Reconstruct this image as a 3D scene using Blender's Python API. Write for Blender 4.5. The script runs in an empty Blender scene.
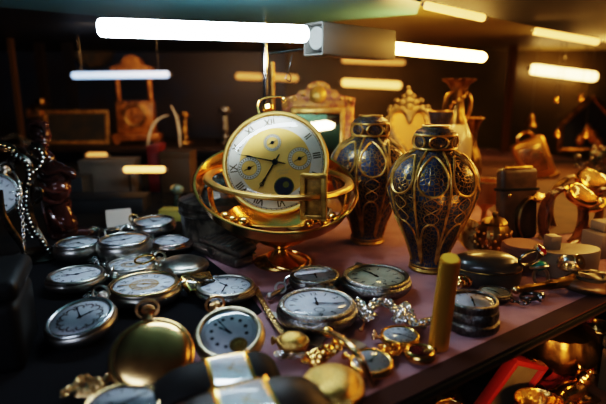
import bpy, bmesh, math, random
from math import sin, cos, pi, radians as R, tan, atan2, sqrt
from mathutils import Vector as V, Matrix as M, Euler
random.seed(7)
S = bpy.context.scene
COL = S.collection

# ------------------------------------------------------------------ camera
F, CX, CY = 500.0, 303.0, 202.0
PITCH = R(12.6); H = 0.146
cam_d = bpy.data.cameras.new('camera'); cam = bpy.data.objects.new('camera', cam_d); COL.objects.link(cam)
cam.location = (0, 0, H); cam.rotation_euler = (pi/2 - PITCH, 0, 0)
cam_d.sensor_width = 36; cam_d.lens = F/606*36; cam_d.clip_start = 0.01; cam_d.clip_end = 20
cam_d.dof.use_dof = True; cam_d.dof.focus_distance = 0.372; cam_d.dof.aperture_fstop = 5.4
cam_d.dof.aperture_blades = 0
S.camera = cam
sp, cp = sin(PITCH), cos(PITCH)
def ray(px, py):
    x = (px-CX)/F; y = (py-CY)/F           # x right, y down, 1 forward
    return V((x, cp - y*sp, -sp - y*cp))
def G(px, py, z=0.0):                      # the point of the level z seen at a pixel
    r = ray(px, py); t = (z-H)/r.z
    return V((0, 0, H)) + r*t
def D(px, py, d):                          # the point at camera depth d
    return V((0, 0, H)) + ray(px, py)*d
def depth(p):
    return p.y*cp - (p.z-H)*sp
def pxm(p):                                # metres per pixel there
    return depth(p)/F

# ------------------------------------------------------------------ materials
def nodes(name):
    m = bpy.data.materials.new(name); m.use_nodes = True
    return m, m.node_tree, m.node_tree.nodes['Principled BSDF']
def setin(b, **k):
    for n, v in k.items():
        n = n.replace('_', ' ')
        if n in b.inputs: b.inputs[n].default_value = v
def rgb(c): return (c[0], c[1], c[2], 1)
def mat(name, c, metal=0., rough=.4, c2=None, ns=8., cut=(.4, .6), bump=0., bs=None, coat=0., spec=.5, kind='noise', emit=None, es=0., detail=4., sheen=0.):
    m, t, b = nodes(name)
    setin(b, Base_Color=rgb(c), Metallic=metal, Roughness=rough, Coat_Weight=coat, Specular_IOR_Level=spec, Sheen_Weight=sheen)
    if c2 is not None or bump:
        tc = t.nodes.new('ShaderNodeTexCoord')
    def tex(scale):
        if kind == 'voronoi':
            n = t.nodes.new('ShaderNodeTexVoronoi'); n.feature = 'DISTANCE_TO_EDGE'; n.inputs['Scale'].default_value = scale; o = n.outputs['Distance']
        elif kind == 'wave':
            n = t.nodes.new('ShaderNodeTexWave'); n.inputs['Scale'].default_value = scale; n.inputs['Distortion'].default_value = 3; n.inputs['Detail'].default_value = detail; o = n.outputs['Fac']
        elif kind == 'magic':
            n = t.nodes.new('ShaderNodeTexMagic'); n.inputs['Scale'].default_value = scale; n.inputs['Distortion'].default_value = 1.6; n.turbulence_depth = 3; o = n.outputs['Fac']
        else:
            n = t.nodes.new('ShaderNodeTexNoise'); n.inputs['Scale'].default_value = scale; n.inputs['Detail'].default_value = detail; o = n.outputs['Fac']
        t.links.new(tc.outputs['Object'], n.inputs['Vector'])
        return o
    if c2 is not None:
        r = t.nodes.new('ShaderNodeValToRGB'); e = r.color_ramp.elements
        e[0].position, e[1].position = cut; e[0].color, e[1].color = rgb(c), rgb(c2)
        t.links.new(tex(ns), r.inputs['Fac']); t.links.new(r.outputs['Color'], b.inputs['Base Color'])
    if bump:
        bn = t.nodes.new('ShaderNodeBump'); bn.inputs['Strength'].default_value = bump; bn.inputs['Distance'].default_value = .1 if (bs or ns) < 50 else .0012
        t.links.new(tex(bs or ns), bn.inputs['Height']); t.links.new(bn.outputs['Normal'], b.inputs['Normal'])
    if emit:
        setin(b, Emission_Color=rgb(emit), Emission_Strength=es)
    return m
def glass(name, tint=(1, 1, 1), refl=1.0, rough=.02, extra=0.0):
    m = bpy.data.materials.new(name); m.use_nodes = True; t = m.node_tree; t.nodes.clear()
    o = t.nodes.new('ShaderNodeOutputMaterial'); mx = t.nodes.new('ShaderNodeMixShader')
    tr = t.nodes.new('ShaderNodeBsdfTransparent'); tr.inputs[0].default_value = rgb(tint)
    gl = t.nodes.new('ShaderNodeBsdfGlossy'); gl.inputs['Roughness'].default_value = rough
    lw = t.nodes.new('ShaderNodeFresnel'); lw.inputs['IOR'].default_value = 1.5
    ma = t.nodes.new('ShaderNodeMath'); ma.operation = 'MULTIPLY_ADD'; ma.inputs[1].default_value = refl; ma.inputs[2].default_value = extra; ma.use_clamp = True
    t.links.new(lw.outputs[0], ma.inputs[0]); t.links.new(ma.outputs[0], mx.inputs[0])
    t.links.new(tr.outputs[0], mx.inputs[1]); t.links.new(gl.outputs[0], mx.inputs[2]); t.links.new(mx.outputs[0], o.inputs[0])
    return m
def vase_mat(name, dark, blue, gold):
    m, t, b = nodes(name)
    tc = t.nodes.new('ShaderNodeTexCoord')
    mp = t.nodes.new('ShaderNodeMapping'); mp.inputs['Scale'].default_value = (1, 1, 1)
    t.links.new(tc.outputs['UV'], mp.inputs[0])
    v = t.nodes.new('ShaderNodeTexVoronoi'); v.feature = 'DISTANCE_TO_EDGE'; v.inputs['Scale'].default_value = 62; v.inputs['Randomness'].default_value = .8
    w = t.nodes.new('ShaderNodeTexVoronoi'); w.feature = 'F1'; w.inputs['Scale'].default_value = 62; w.inputs['Randomness'].default_value = .8
    t.links.new(mp.outputs[0], v.inputs['Vector']); t.links.new(mp.outputs[0], w.inputs['Vector'])
    r1 = t.nodes.new('ShaderNodeValToRGB'); e = r1.color_ramp.elements; e[0].position, e[1].position = .035, .085; e[0].color, e[1].color = (1, 1, 1, 1), (0, 0, 0, 1)
    t.links.new(v.outputs['Distance'], r1.inputs[0])
    r2 = t.nodes.new('ShaderNodeValToRGB'); e = r2.color_ramp.elements; e[0].position, e[1].position = .10, .16; e[0].color, e[1].color = (1, 1, 1, 1), (0, 0, 0, 1)
    t.links.new(w.outputs['Distance'], r2.inputs[0])
    ad = t.nodes.new('ShaderNodeMath'); ad.operation = 'MAXIMUM'
    t.links.new(r1.outputs[0], ad.inputs[0]); t.links.new(r2.outputs[0], ad.inputs[1])
    n = t.nodes.new('ShaderNodeTexNoise'); n.inputs['Scale'].default_value = 7
    t.links.new(mp.outputs[0], n.inputs['Vector'])
    rb = t.nodes.new('ShaderNodeValToRGB'); e = rb.color_ramp.elements; e[0].position, e[1].position = .42, .62; e[0].color, e[1].color = rgb(dark), rgb(blue)
    t.links.new(n.outputs['Fac'], rb.inputs[0])
    mx = t.nodes.new('ShaderNodeMix'); mx.data_type = 'RGBA'
    t.links.new(ad.outputs[0], mx.inputs[0]); t.links.new(rb.outputs[0], mx.inputs[6]); mx.inputs[7].default_value = rgb(gold)
    t.links.new(mx.outputs[2], b.inputs['Base Color'])
    mm = t.nodes.new('ShaderNodeMath'); mm.operation = 'MULTIPLY'; mm.inputs[1].default_value = .85
    t.links.new(ad.outputs[0], mm.inputs[0]); t.links.new(mm.outputs[0], b.inputs['Metallic'])
    bn = t.nodes.new('ShaderNodeBump'); bn.inputs['Strength'].default_value = .35; bn.inputs['Distance'].default_value = .002
    t.links.new(ad.outputs[0], bn.inputs['Height']); t.links.new(bn.outputs[0], b.inputs['Normal'])
    setin(b, Roughness=.3)
    return m

m_silver = mat('aged silver', (.54, .51, .46), 1, .33, c2=(.38, .35, .31), ns=3)
m_steel = mat('bright nickel', (.60, .60, .60), 1, .27)
m_engr = mat('engraved silver', (.38, .37, .35), 1, .27, c2=(.14, .135, .13), ns=24, cut=(.46, .62), bump=.22, bs=26)
m_gun = mat('dark tarnished silver', (.24, .23, .22), 1, .3, c2=(.11, .105, .10), ns=9, bump=.25, bs=20)
m_pink = mat('rose tinted silver', (.58, .46, .42), 1, .2)
m_gold = mat('polished gold', (.90, .54, .17), 1, .18)
m_goldp = mat('pale gold', (.72, .50, .27), 1, .26, c2=(.6, .39, .18), ns=3)
m_goldr = mat('satin rolled gold', (.80, .49, .21), 1, .24, c2=(.66, .39, .16), ns=2.5, bump=.03, bs=22)
m_golde = mat('chased gold', (.72, .46, .15), 1, .28, c2=(.48, .28, .08), ns=15, bump=.22, bs=18)
m_brass = mat('polished brass', (.90, .52, .16), 1, .2)
m_brassm = mat('satin brass', (.84, .50, .16), 1, .34)
m_goldd = mat('matte gold', (.62, .36, .07), .35, .35, c2=(.36, .19, .03), ns=140)
m_brassd = mat('old brass', (.40, .25, .08), 1, .35, c2=(.16, .09, .03), ns=60, bump=.4, bs=120)
m_link = mat('bright silver links', (.78, .77, .74), 1, .2)
m_silgilt = mat('silver gilt', (.56, .46, .32), 1, .33, c2=(.42, .33, .22), ns=4)
m_crown = mat('worn brown gilt', (.48, .29, .14), 1, .3)
m_copper = mat('copper', (.62, .33, .17), 1, .25)
m_white = mat('white enamel', (.70, .72, .78), 0, .28, c2=(.60, .62, .69), ns=2.2, spec=.4)
m_cream = mat('cream enamel', (.68, .64, .50), 0, .3, c2=(.55, .50, .36), ns=2.2)
m_ink = mat('black numeral ink', (.012, .012, .02), 0, .5)
m_brownink = mat('brown ornament ink', (.10, .05, .05), 0, .5)
m_goldink = mat('gilt ornament', (.55, .36, .16), .6, .4)
m_blued = mat('blued steel', (.015, .018, .03), .7, .25)
m_cryst = glass('watch crystal', refl=.9)
m_cryst2 = glass('flat crystal', refl=.35, rough=.06)
m_leath = mat('dark leather', (.016, .015, .015), 0, .6, bump=.1, bs=20, spec=.15)
m_leathb = mat('brown leather', (.10, .055, .025), 0, .4, c2=(.05, .026, .012), ns=60, bump=.2, bs=500)
m_leathd = mat('very dark brown leather', (.022, .017, .015), 0, .5, spec=.3)
m_black = mat('black lacquer', (.006, .006, .007), 0, .5, spec=.25)
m_velvet = mat('black velvet', (.006, .006, .008), 0, .95, spec=.1, sheen=.02)
m_felt = mat('mauve felt', (.32, .19, .21), 0, .92, c2=(.26, .15, .17), ns=38, bump=.25, bs=900, spec=.1)
m_wood = mat('dark varnished wood', (.020, .008, .004), 0, .5, c2=(.015, .006, .003), ns=30)
m_wall = mat('dark olive panel', (.17, .12, .036), 0, .4, c2=(.08, .055, .018), ns=3.5)
m_walll = mat('dark wine panel', (.016, .010, .012), 0, .5, c2=(.006, .005, .008), ns=5)
m_ceil = mat('amber lit board', (.30, .25, .09), 0, .45, c2=(.24, .20, .07), ns=6)  # yellow base colour carries the amber light on the ceiling
m_teal = mat('teal lit board', (.075, .215, .245), 0, .45)  # teal base colour carries the cool tube's tint
m_beam = mat('black steel', (.006, .006, .005), 0, .6, spec=.1)
m_tier = mat('dark tier cloth', (.05, .022, .012), 0, .8, c2=(.02, .010, .006), ns=30)
m_bronze = mat('brown glazed bronze', (.085, .022, .014), .25, .16, c2=(.022, .007, .005), ns=30, coat=.6)
m_iron = mat('dark scrolled bronze', (.14, .12, .10), 1, .26, c2=(.03, .025, .02), ns=80, bump=.3, bs=150)
m_boxmet = mat('embossed pewter', (.13, .105, .085), .7, .3, c2=(.04, .033, .028), ns=150, bump=.35, bs=190)
m_plast = mat('grey plastic', (.13, .12, .105), 0, .5)
m_chrome = mat('chrome', (.6, .6, .6), 1, .12)
m_mirror = mat('mirror glass', (.72, .48, .24), 1, .03)  # amber tint stands in for an amber reflection
m_mirrd = mat('amber reflection mirror', (.80, .50, .18), .5, .2)  # lit amber reflection put into the base colour
m_giltfr = mat('mosaic gilt frame', (.44, .20, .03), .3, .4, c2=(.24, .07, .025), ns=170, cut=(.45, .58), bump=.7, bs=190)
m_gilt = mat('gilt border', (.60, .36, .09), .5, .35, c2=(.34, .17, .035), ns=150, bump=.5, bs=180)
m_heart = mat('heart frame enamel', (.22, .14, .045), .3, .4, c2=(.12, .09, .05), ns=150, bump=.8, bs=170)
m_vase = vase_mat('navy and gold filigree', (.010, .011, .022), (.024, .048, .11), (.30, .18, .05))
m_vasek = vase_mat('dark filigree', (.010, .011, .020), (.03, .05, .11), (.20, .13, .05))
m_ivory = mat('ivory glaze', (.62, .50, .30), 0, .25, c2=(.50, .36, .18), ns=28, coat=.3)
m_amberg = mat('amber glass', (.42, .16, .03), 0, .12, coat=.6)
m_turq = mat('turquoise stone', (.03, .30, .27), 0, .25, c2=(.01, .14, .14), ns=250)
m_stone = mat('white plaster', (.24, .19, .14), 0, .55)
m_pinkc = mat('pink cloth block', (.22, .10, .065), 0, .8)
m_darkst = mat('polished dark stone', (.035, .030, .026), 0, .33, c2=(.065, .050, .035), ns=40, coat=.5)
m_red = mat('red cloth cover', (.20, .012, .010), 0, .5)
m_redd = mat('dark red board', (.16, .010, .010), 0, .6)
m_olive = mat('olive paper', (.10, .085, .05), 0, .6, c2=(.06, .05, .03), ns=40)
m_card = mat('white card', (.45, .42, .38), 0, .7)
m_cardy = mat('yellow card', (.30, .24, .05), 0, .7)
m_carton = mat('grey brown carton', (.16, .135, .11), 0, .7, c2=(.12, .10, .085), ns=16)
m_tort = mat('tortoiseshell', (.20, .06, .015), 0, .18, c2=(.05, .015, .006), ns=70, coat=.4)
m_bluec = mat('dark blue cloth', (.008, .014, .04), 0, .7)
m_garnet = mat('red garnet', (.15, .01, .015), 0, .08, coat=1)
m_bead = mat('glass beads', (.20, .09, .04), 0, .2, c2=(.05, .09, .06), ns=60, coat=.5)
m_socket = mat('tube socket', (.25, .24, .22), 0, .5)
m_tubec = mat('cool white tube', (.9, .95, 1), 0, .3, emit=(.74, .88, 1.0), es=48.)
m_tubew = mat('warm white tube', (1, .8, .5), 0, .3, emit=(1.0, .56, .16), es=46.)
m_refl_blue = mat('dim blue white reflection', (.8, .9, 1), 0, .3, emit=(.40, .64, 1.0), es=1.3)  # glow colours of the imitated tube reflections start here
m_refl_amber = mat('dim amber reflection', (1, .7, .4), 0, .3, emit=(1.0, .50, .12), es=2.2)
m_refl_bright = mat('bright amber reflection', (1, .7, .4), 0, .3, emit=(1.0, .58, .20), es=8.)
m_refl_faint = mat('faint amber reflection', (1, .7, .4), 0, .3, emit=(1.0, .45, .10), es=.55)

# ------------------------------------------------------------------ mesh helpers
def bm_new(): return bmesh.new()
def finish(bm, name, m, smooth=True, angle=40):
    bmesh.ops.recalc_face_normals(bm, faces=bm.faces[:])
    for f in bm.faces: f.smooth = smooth
    if smooth:
        for e in bm.edges:
            if len(e.link_faces) == 2 and e.calc_face_angle(0) > R(angle): e.smooth = False
    me = bpy.data.meshes.new(name); bm.to_mesh(me); bm.free()
    if m: me.materials.append(m)
    return me
def link(name, me, parent=None, loc=None, rot=None, scale=None, label=None):
    o = bpy.data.objects.new(name, me); COL.objects.link(o)
    if parent: o.parent = parent
    if loc is not None: o.location = loc
    if rot is not None: o.rotation_euler = rot
    if scale is not None: o.scale = scale
    if label: o['label'] = label
    return o
def part(name, bm, m, parent, smooth=True, angle=40, label=None):
    return link(name, finish(bm, name, m, smooth, angle), parent, label=label)
CACHE = {}
def cpart(name, key, fn, m, parent, **k):
    kk = (key, m.name)
    if kk not in CACHE:
        bm = bm_new(); fn(bm); CACHE[kk] = finish(bm, name, m)
    return link(name, CACHE[kk], parent, **k)
def tag(o, label, cat, group=None):
    o['label'] = label; o['category'] = cat
    if group: o['group'] = group
    return o
def thing(name, label, cat, loc=(0, 0, 0), rot=(0, 0, 0), scale=(1, 1, 1), group=None):
    o = bpy.data.objects.new(name, None); COL.objects.link(o); o.empty_display_size = .01
    o.location = loc; o.scale = scale
    if isinstance(rot, M): o.rotation_euler = rot.to_euler()
    else: o.rotation_euler = rot
    return tag(o, label, cat, group)
def single(name, bm, m, label, cat, loc=(0, 0, 0), rot=(0, 0, 0), group=None, smooth=True):
    o = link(name, finish(bm, name, m, smooth), None, loc, rot)
    return tag(o, label, cat, group)
def struct(name, bm, m, smooth=False):
    o = link(name, finish(bm, name, m, smooth)); o['kind'] = 'structure'; return o
def lathe(bm, prof, seg=40, mtx=None, uv=False, lobes=0, lobe_amt=0., lobe_fn=None):
    rings = []
    for (r, z) in prof:
        if r < 1e-7: rings.append([bm.verts.new((0, 0, z))])
        else:
            row = []
            for k in range(seg):
                a = 2*pi*k/seg; rr = r
                if lobes: rr = r*(1 - (lobe_fn(z) if lobe_fn else 1)*lobe_amt*(1 - abs(sin(a*lobes/2))))
                row.append(bm.verts.new((rr*cos(a), rr*sin(a), z)))
            rings.append(row)
    L = bm.loops.layers.uv.verify() if uv else None
    nv = len(prof)
    cum = [0.]
    for i in range(1, nv): cum.append(cum[-1] + sqrt((prof[i][0]-prof[i-1][0])**2 + (prof[i][1]-prof[i-1][1])**2))
    rm = max(p[0] for p in prof)
    for i in range(nv-1):
        a, b = rings[i], rings[i+1]
        for k in range(seg):
            k2 = (k+1) % seg
            try:
                if len(a) == 1 and len(b) == 1: continue
                if len(a) == 1: f = bm.faces.new((a[0], b[k2], b[k])); uvs = [(k+.5, i), (k+1, i+1), (k, i+1)]
                elif len(b) == 1: f = bm.faces.new((a[k], a[k2], b[0])); uvs = [(k, i), (k+1, i), (k+.5, i+1)]
                else: f = bm.faces.new((a[k], a[k2], b[k2], b[k])); uvs = [(k, i), (k+1, i), (k+1, i+1), (k, i+1)]
            except ValueError: continue
            if L:
                for lp, (u, v) in zip(f.loops, uvs): lp[L].uv = (u/seg, cum[int(v)]/(2*pi*rm))
    vs = [v for row in rings for v in row]
    if mtx is not None:
        for v in vs: v.co = mtx @ v.co
    return vs
def box(bm, sx, sy, sz, mtx=None, c=(0, 0, 0), bev=0., seg=2):
    r = bmesh.ops.create_cube(bm, size=1)
    vs = r['verts']
    for v in vs: v.co = V((v.co.x*sx + c[0], v.co.y*sy + c[1], v.co.z*sz + c[2]))
    if bev:
        es = list({e for v in vs for e in v.link_edges})
        g = bmesh.ops.bevel(bm, geom=es, offset=bev, segments=seg, affect='EDGES', profile=.5)
        vs = list({v for f in g['faces'] for v in f.verts} | {v for v in vs if v.is_valid})
    if mtx is not None:
        for v in vs: v.co = mtx @ v.co
    return vs
def cyl(bm, r1, r2, z0, z1, seg=24, mtx=None):
    return lathe(bm, [(0, z0), (r1, z0), (r2, z1), (0, z1)], seg, mtx)
def torus(bm, R1, r, seg=36, ms=10, mtx=None, sx=1, sy=1, a0=0, a1=2*pi, flat=1.):
    full = abs(a1-a0-2*pi) < 1e-6
    rows = []; n = seg if full else seg+1
    for i in range(n):
        a = a0 + (a1-a0)*i/seg
        row = []
        for j in range(ms):
            b = 2*pi*j/ms
            q = V(((R1 + r*cos(b))*cos(a)*sx, (R1 + r*cos(b))*sin(a)*sy, r*flat*sin(b)))
            row.append(bm.verts.new(mtx @ q if mtx is not None else q))
        rows.append(row)
    for i in range(seg):
        A, B = rows[i], rows[(i+1) % n]
        for j in range(ms): bm.faces.new((A[j], A[(j+1) % ms], B[(j+1) % ms], B[j]))
    if not full:
        bm.faces.new(rows[0]); bm.faces.new(rows[-1][::-1])
def tube(bm, pts, r, ms=8, closed=False, taper=None):
    pts = [V(p) for p in pts]; n = len(pts); rows = []
    up = V((0, 0, 1)); prev = None
    for i, p in enumerate(pts):
        t = (pts[(i+1) % n] - pts[i-1]) if closed else (pts[min(i+1, n-1)] - pts[max(i-1, 0)])
        t.normalize()
        u = prev if prev is not None else (up if abs(t.dot(up)) < .9 else V((1, 0, 0)))
        s = t.cross(u)
        if s.length < 1e-6: s = t.cross(V((1, 0.3, 0)))
        s.normalize(); u = s.cross(t); prev = u
        rr = r if taper is None else r*taper(i/(n-1))
        rows.append([bm.verts.new(p + (s*cos(2*pi*j/ms) + u*sin(2*pi*j/ms))*rr) for j in range(ms)])
    m = n if closed else n-1
    for i in range(m):
        A, B = rows[i], rows[(i+1) % n]
        for j in range(ms): bm.faces.new((A[j], A[(j+1) % ms], B[(j+1) % ms], B[j]))
    if not closed: bm.faces.new(rows[0][::-1]); bm.faces.new(rows[-1])
def ball(bm, c, r, s=(1, 1, 1), u=16, v=10, rot=None):
    mt = M.Translation(c) @ (rot.to_4x4() if rot is not None else M.Identity(4)) @ M.Diagonal((r*s[0], r*s[1], r*s[2], 1))
    bmesh.ops.create_uvsphere(bm, u_segments=u, v_segments=v, radius=1, matrix=mt)
def prism(bm, poly, h, mtx=None, z0=0.):
    a = [bm.verts.new((x, y, z0)) for x, y in poly]; b = [bm.verts.new((x, y, z0+h)) for x, y in poly]
    bm.faces.new(a[::-1]); bm.faces.new(b); n = len(poly)
    for i in range(n): bm.faces.new((a[i], a[(i+1) % n], b[(i+1) % n], b[i]))
    if mtx is not None:
        for v in a+b: v.co = mtx @ v.co
def smooth_path(pts, step):
    pts = [V(p) for p in pts]; out = []
    P = [2*pts[0]-pts[1]] + pts + [2*pts[-1]-pts[-2]]
    for i in range(1, len(P)-2):
        a, b, c, d = P[i-1:i+3]; k = max(2, int((c-b).length/step*4))
        for j in range(k):
            t = j/k
            out.append(.5*((2*b) + (c-a)*t + (2*a-5*b+4*c-d)*t*t + (3*b-a-3*c+d)*t**3))
    out.append(pts[-1])
    res = [out[0]]; acc = 0
    for p, q in zip(out, out[1:]):
        seg = (q-p).length; pos = 0
        while acc + seg - pos >= step:
            pos += step - acc; acc = 0; res.append(p.lerp(q, pos/seg))
        acc += seg - pos
    return res
def text_mesh(body, size):
    k = ('txt', body)
    if k not in CACHE:
        cu = bpy.data.curves.new('numeral_text', 'FONT'); cu.body = body; cu.size = 1; cu.align_x = 'CENTER'; cu.align_y = 'CENTER'; cu.resolution_u = 2; cu.offset = .022
        o = bpy.data.objects.new('numeral_text', cu); COL.objects.link(o)
        bpy.context.view_layer.update()
        me = bpy.data.meshes.new_from_object(o.evaluated_get(bpy.context.evaluated_depsgraph_get()))
        CACHE[k] = ([v.co.copy() for v in me.vertices], [tuple(p.vertices) for p in me.polygons])
        bpy.data.objects.remove(o); bpy.data.meshes.remove(me); bpy.data.curves.remove(cu)
    return CACHE[k]
def add_text(bm, body, size, mtx, sx=1.):
    vs, fs = text_mesh(body, size)
    nv = [bm.verts.new(mtx @ V((v.x*size*sx, v.y*size, 0))) for v in vs]
    for f in fs:
        try: bm.faces.new([nv[i] for i in f])
        except ValueError: pass
ROM = ['XII', 'I', 'II', 'III', 'IIII', 'V', 'VI', 'VII', 'VIII', 'IX', 'X', 'XI']
ARA = ['12', '1', '2', '3', '4', '5', '6', '7', '8', '9', '10', '11']

# ------------------------------------------------------------------ pocket watches (unit radius, face up, twelve o'clock at +Y)
CASE = [(0, 0), (.5, .015), (.75, .06), (.90, .14), (.985, .26), (1.0, .34), (.985, .42), (.955, .455), (.945, .47), (.95, .49), (.93, .535), (.87, .56), (.80, .55), (.785, .50), (0, .50)]
def f_case(bm): lathe(bm, CASE, 56)
def f_drum(bm):
    lathe(bm, [(0, 0), (.94, 0), (1.0, .03), (1.02, .09), (1.0, .16), (.94, .19), (.93, .22), (.97, .25), (.98, .32), (.95, .38), (.91, .41), (.93, .45), (.93, .52), (.88, .56), (.82, .55), (.80, .50), (0, .50)], 56)
def f_hunter(bm):
    lathe(bm, [(0, 0), (.5, .02), (.78, .09), (.93, .2), (.985, .29), (1.0, .33), (1.0, .37), (.985, .40), (.95, .45), (.90, .465), (.875, .455), (.85, .485), (.78, .54), (.66, .60), (.45, .655), (.2, .68), (0, .685)], 56)
def f_bezel(bm): torus(bm, .865, .07, 56, 10, M.Translation((0, 0, .535)), flat=.6)
def f_dial(bm): lathe(bm, [(0, .51), (.40, .51), (.79, .507), (.79, .502)], 48)
def f_cryst(bm): lathe(bm, [(.81, .54), (.79, .555), (.68, .585), (.45, .61), (.2, .622), (0, .625)], 40)
def marks(bm, z, r0, r1, w, n=60, every=None):
    for k in range(n):
        if every and k % every == 0: continue
        a = 2*pi*k/n; c, s = cos(a), sin(a)
        bm.faces.new([bm.verts.new((r*c - o*s, r*s + o*c, z)) for r, o in ((r0, -w), (r1, -w), (r1, w), (r0, w))])
def ringflat(bm, r0, r1, z, c=(0, 0), seg=40):
    a = [bm.verts.new((c[0]+r0*cos(2*pi*k/seg), c[1]+r0*sin(2*pi*k/seg), z)) for k in range(seg)]
    b = [bm.verts.new((c[0]+r1*cos(2*pi*k/seg), c[1]+r1*sin(2*pi*k/seg), z)) for k in range(seg)]
    for k in range(seg): bm.faces.new((a[k], b[k], b[(k+1) % seg], a[(k+1) % seg]))
def disc(bm, r, z, c=(0, 0), seg=32):
    bm.faces.new([bm.verts.new((c[0]+r*cos(2*pi*k/seg), c[1]+r*sin(2*pi*k/seg), z)) for k in range(seg)])
def numerals(kind):
    def fn(bm):
        z = .5135
        if kind in ('roman', 'arabic'):
            for k, s in enumerate(ROM if kind == 'roman' else ARA):
                a = pi/2 - 2*pi*k/12
                add_text(bm, s, .25 if kind == 'roman' else .23, M.Translation((.63*cos(a), .63*sin(a), z)) @ M.Rotation(a-pi/2, 4, 'Z'), .72 if kind == 'roman' else .95)
            marks(bm, z, .765, .80, .007)
            ringflat(bm, .125, .14, z, (0, -.36)); marks_c(bm, z, .095, .125, .008, 12, (0, -.36))
        elif kind == 'blob':
            for k in range(12):
                a = 2*pi*k/12; disc(bm, .062, z, (.52*cos(a), .52*sin(a)), 10)
            marks(bm, z, .70, .73, .008, 60)
        elif kind == 'ornate':
            for k in range(12):
                a = 2*pi*k/12
                torus(bm, .115, .028, 14, 4, M.Translation((.53*cos(a), .53*sin(a), z)) @ M.Diagonal((1, 1, .05, 1)), a0=a-2.2, a1=a+1.4)
            for k in range(12):
                a = 2*pi*(k+.5)/12; disc(bm, .04, z, (.66*cos(a), .66*sin(a)), 8)
        elif kind == 'plain':
            marks(bm, z, .60, .76, .018, 12); marks(bm, z, .74, .77, .007, 60)
    return fn
def marks_c(bm, z, r0, r1, w, n, c):
    for k in range(n):
        a = 2*pi*k/n; co, s = cos(a), sin(a)
        bm.faces.new([bm.verts.new((c[0] + r*co - o*s, c[1] + r*s + o*co, z)) for r, o in ((r0, -w), (r1, -w), (r1, w), (r0, w))])
def hand(bm, ang, L, w, z, tail=.1):
    # clock angle in hours-dial degrees clockwise from twelve
    a = pi/2 - R(ang); mt = M.Rotation(a, 4, 'Z')
    prism(bm, [(-tail, -w*.6), (0, -w), (L*.55, -w*.55), (L*.68, -w*1.4), (L*.78, -w*.5), (L, 0), (L*.78, w*.5), (L*.68, w*1.4), (L*.55, w*.55), (0, w), (-tail, w*.6)], .008, mt, z)
def f_hands(h, mn):
    def fn(bm):
        hand(bm, h, .42, .030, .522); hand(bm, mn, .68, .022, .532); cyl(bm, .045, .04, .52, .548, 12)
    return fn
def f_pend(bm):
    lathe(bm, [(.0, .93), (.17, .93), (.155, 1.0), (.10, 1.03), (.09, 1.13), (.12, 1.14), (.12, 1.17), (0, 1.17)], 20, M.Translation((0, 0, .33)) @ M.Rotation(-pi/2, 4, 'X'))
def f_crown(bm):
    vs = lathe(bm, [(0, 1.17), (.13, 1.17), (.17, 1.20), (.17, 1.31), (.14, 1.35), (.06, 1.375), (0, 1.38)], 36, None, lobes=18, lobe_amt=.10)
    mt = M.Translation((0, 0, .33)) @ M.Rotation(-pi/2, 4, 'X')
    for v in vs: v.co = mt @ v.co
def f_bow(ang):
    def fn(bm):
        pts = []
        for k in range(27):
            a = R(-60) + R(300)*k/26
            pts.append((.27*cos(a), .17 + .235*sin(a), 0))
        mt = M.Translation((0, 1.12, .33)) @ M.Rotation(R(ang), 4, 'X')
        tube(bm, [mt @ V(p) for p in pts], .042, 8)
    return fn
def watch(px, py, wpx, label, case=m_silver, bezel=None, dial=m_white, num='roman', ink=m_ink, head=0., tilt=0., tdir=0., thick=1., hands=(300, 60),
          crown=None, bow=70, z=0., closed=False, group='pocket watches on the mauve shelf', name='pocket_watch', window=False, gilt=False, handm=m_blued, shape='case'):
    """px,py: centre of the face; wpx: case width in pixels; tilt: lean of the face towards tdir (0 = the viewer, + = viewer's right)"""
    r = .02
    for _ in range(4):                                  # radius and rest height by iteration
        zc = z + r*(.52*thick*cos(R(tilt)) + sin(abs(R(tilt)))*.97)
        c = G(px, py, zc); r = wpx/2*pxm(c)
    A = M.Rotation(R(tdir), 4, 'Z') @ M.Rotation(R(tilt), 4, 'X') @ M.Rotation(R(-tdir), 4, 'Z') @ M.Rotation(R(head), 4, 'Z')
    base = c - (A.to_3x3() @ V((0, 0, .52*thick*r)))
    t = thing(name, label, 'watch', base, A, (r, r, r*thick), group)
    crown = crown or case
    if closed:
        cpart('case', 'hunter', f_hunter, case, t)
    else:
        cpart('case', shape, f_case if shape == 'case' else f_drum, case, t)
        if bezel: cpart('bezel', 'bezel', f_bezel, bezel, t)
        d = cpart('dial', 'dial', f_dial, dial, t)
        cpart('numerals', 'num'+num, numerals(num), ink, d, scale=(.945, .945, 1))
        if gilt:
            def ga(bm):
                for k in range(24):
                    a = 2*pi*k/24; torus(bm, .055, .014, 8, 4, M.Translation((.30*cos(a), .30*sin(a), .5125)) @ M.Diagonal((1, 1, .05, 1)))
                ringflat(bm, .36, .39, .5125); ringflat(bm, .20, .23, .5125)
            cpart('gilt_ornament', 'giltorn', ga, m_goldink, d)
        if window:
            def wi(bm): disc(bm, .21, .514, (0.08, -.52)); ringflat(bm, .21, .25, .515, (0.08, -.52))
            cpart('balance_window', 'win', wi, m_brassd, d)
            def wj(bm): ringflat(bm, .09, .13, .516, (.08, -.52)); marks_c(bm, .516, .0, .12, .015, 4, (.08, -.52))
            cpart('balance_wheel', 'winw', wj, m_gold, d)
        cpart('hands', 'hands%d_%d' % hands, f_hands(*hands), handm, t)
        cpart('crystal', 'crystal', f_cryst, m_cryst, t)
    cpart('pendant', 'pendant', f_pend, crown, t)
    cpart('crown', 'crown', f_crown, crown, t)
    if bow is not None: cpart('bow', 'bow%d' % bow, f_bow(bow), crown, t)
    return t


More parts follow.
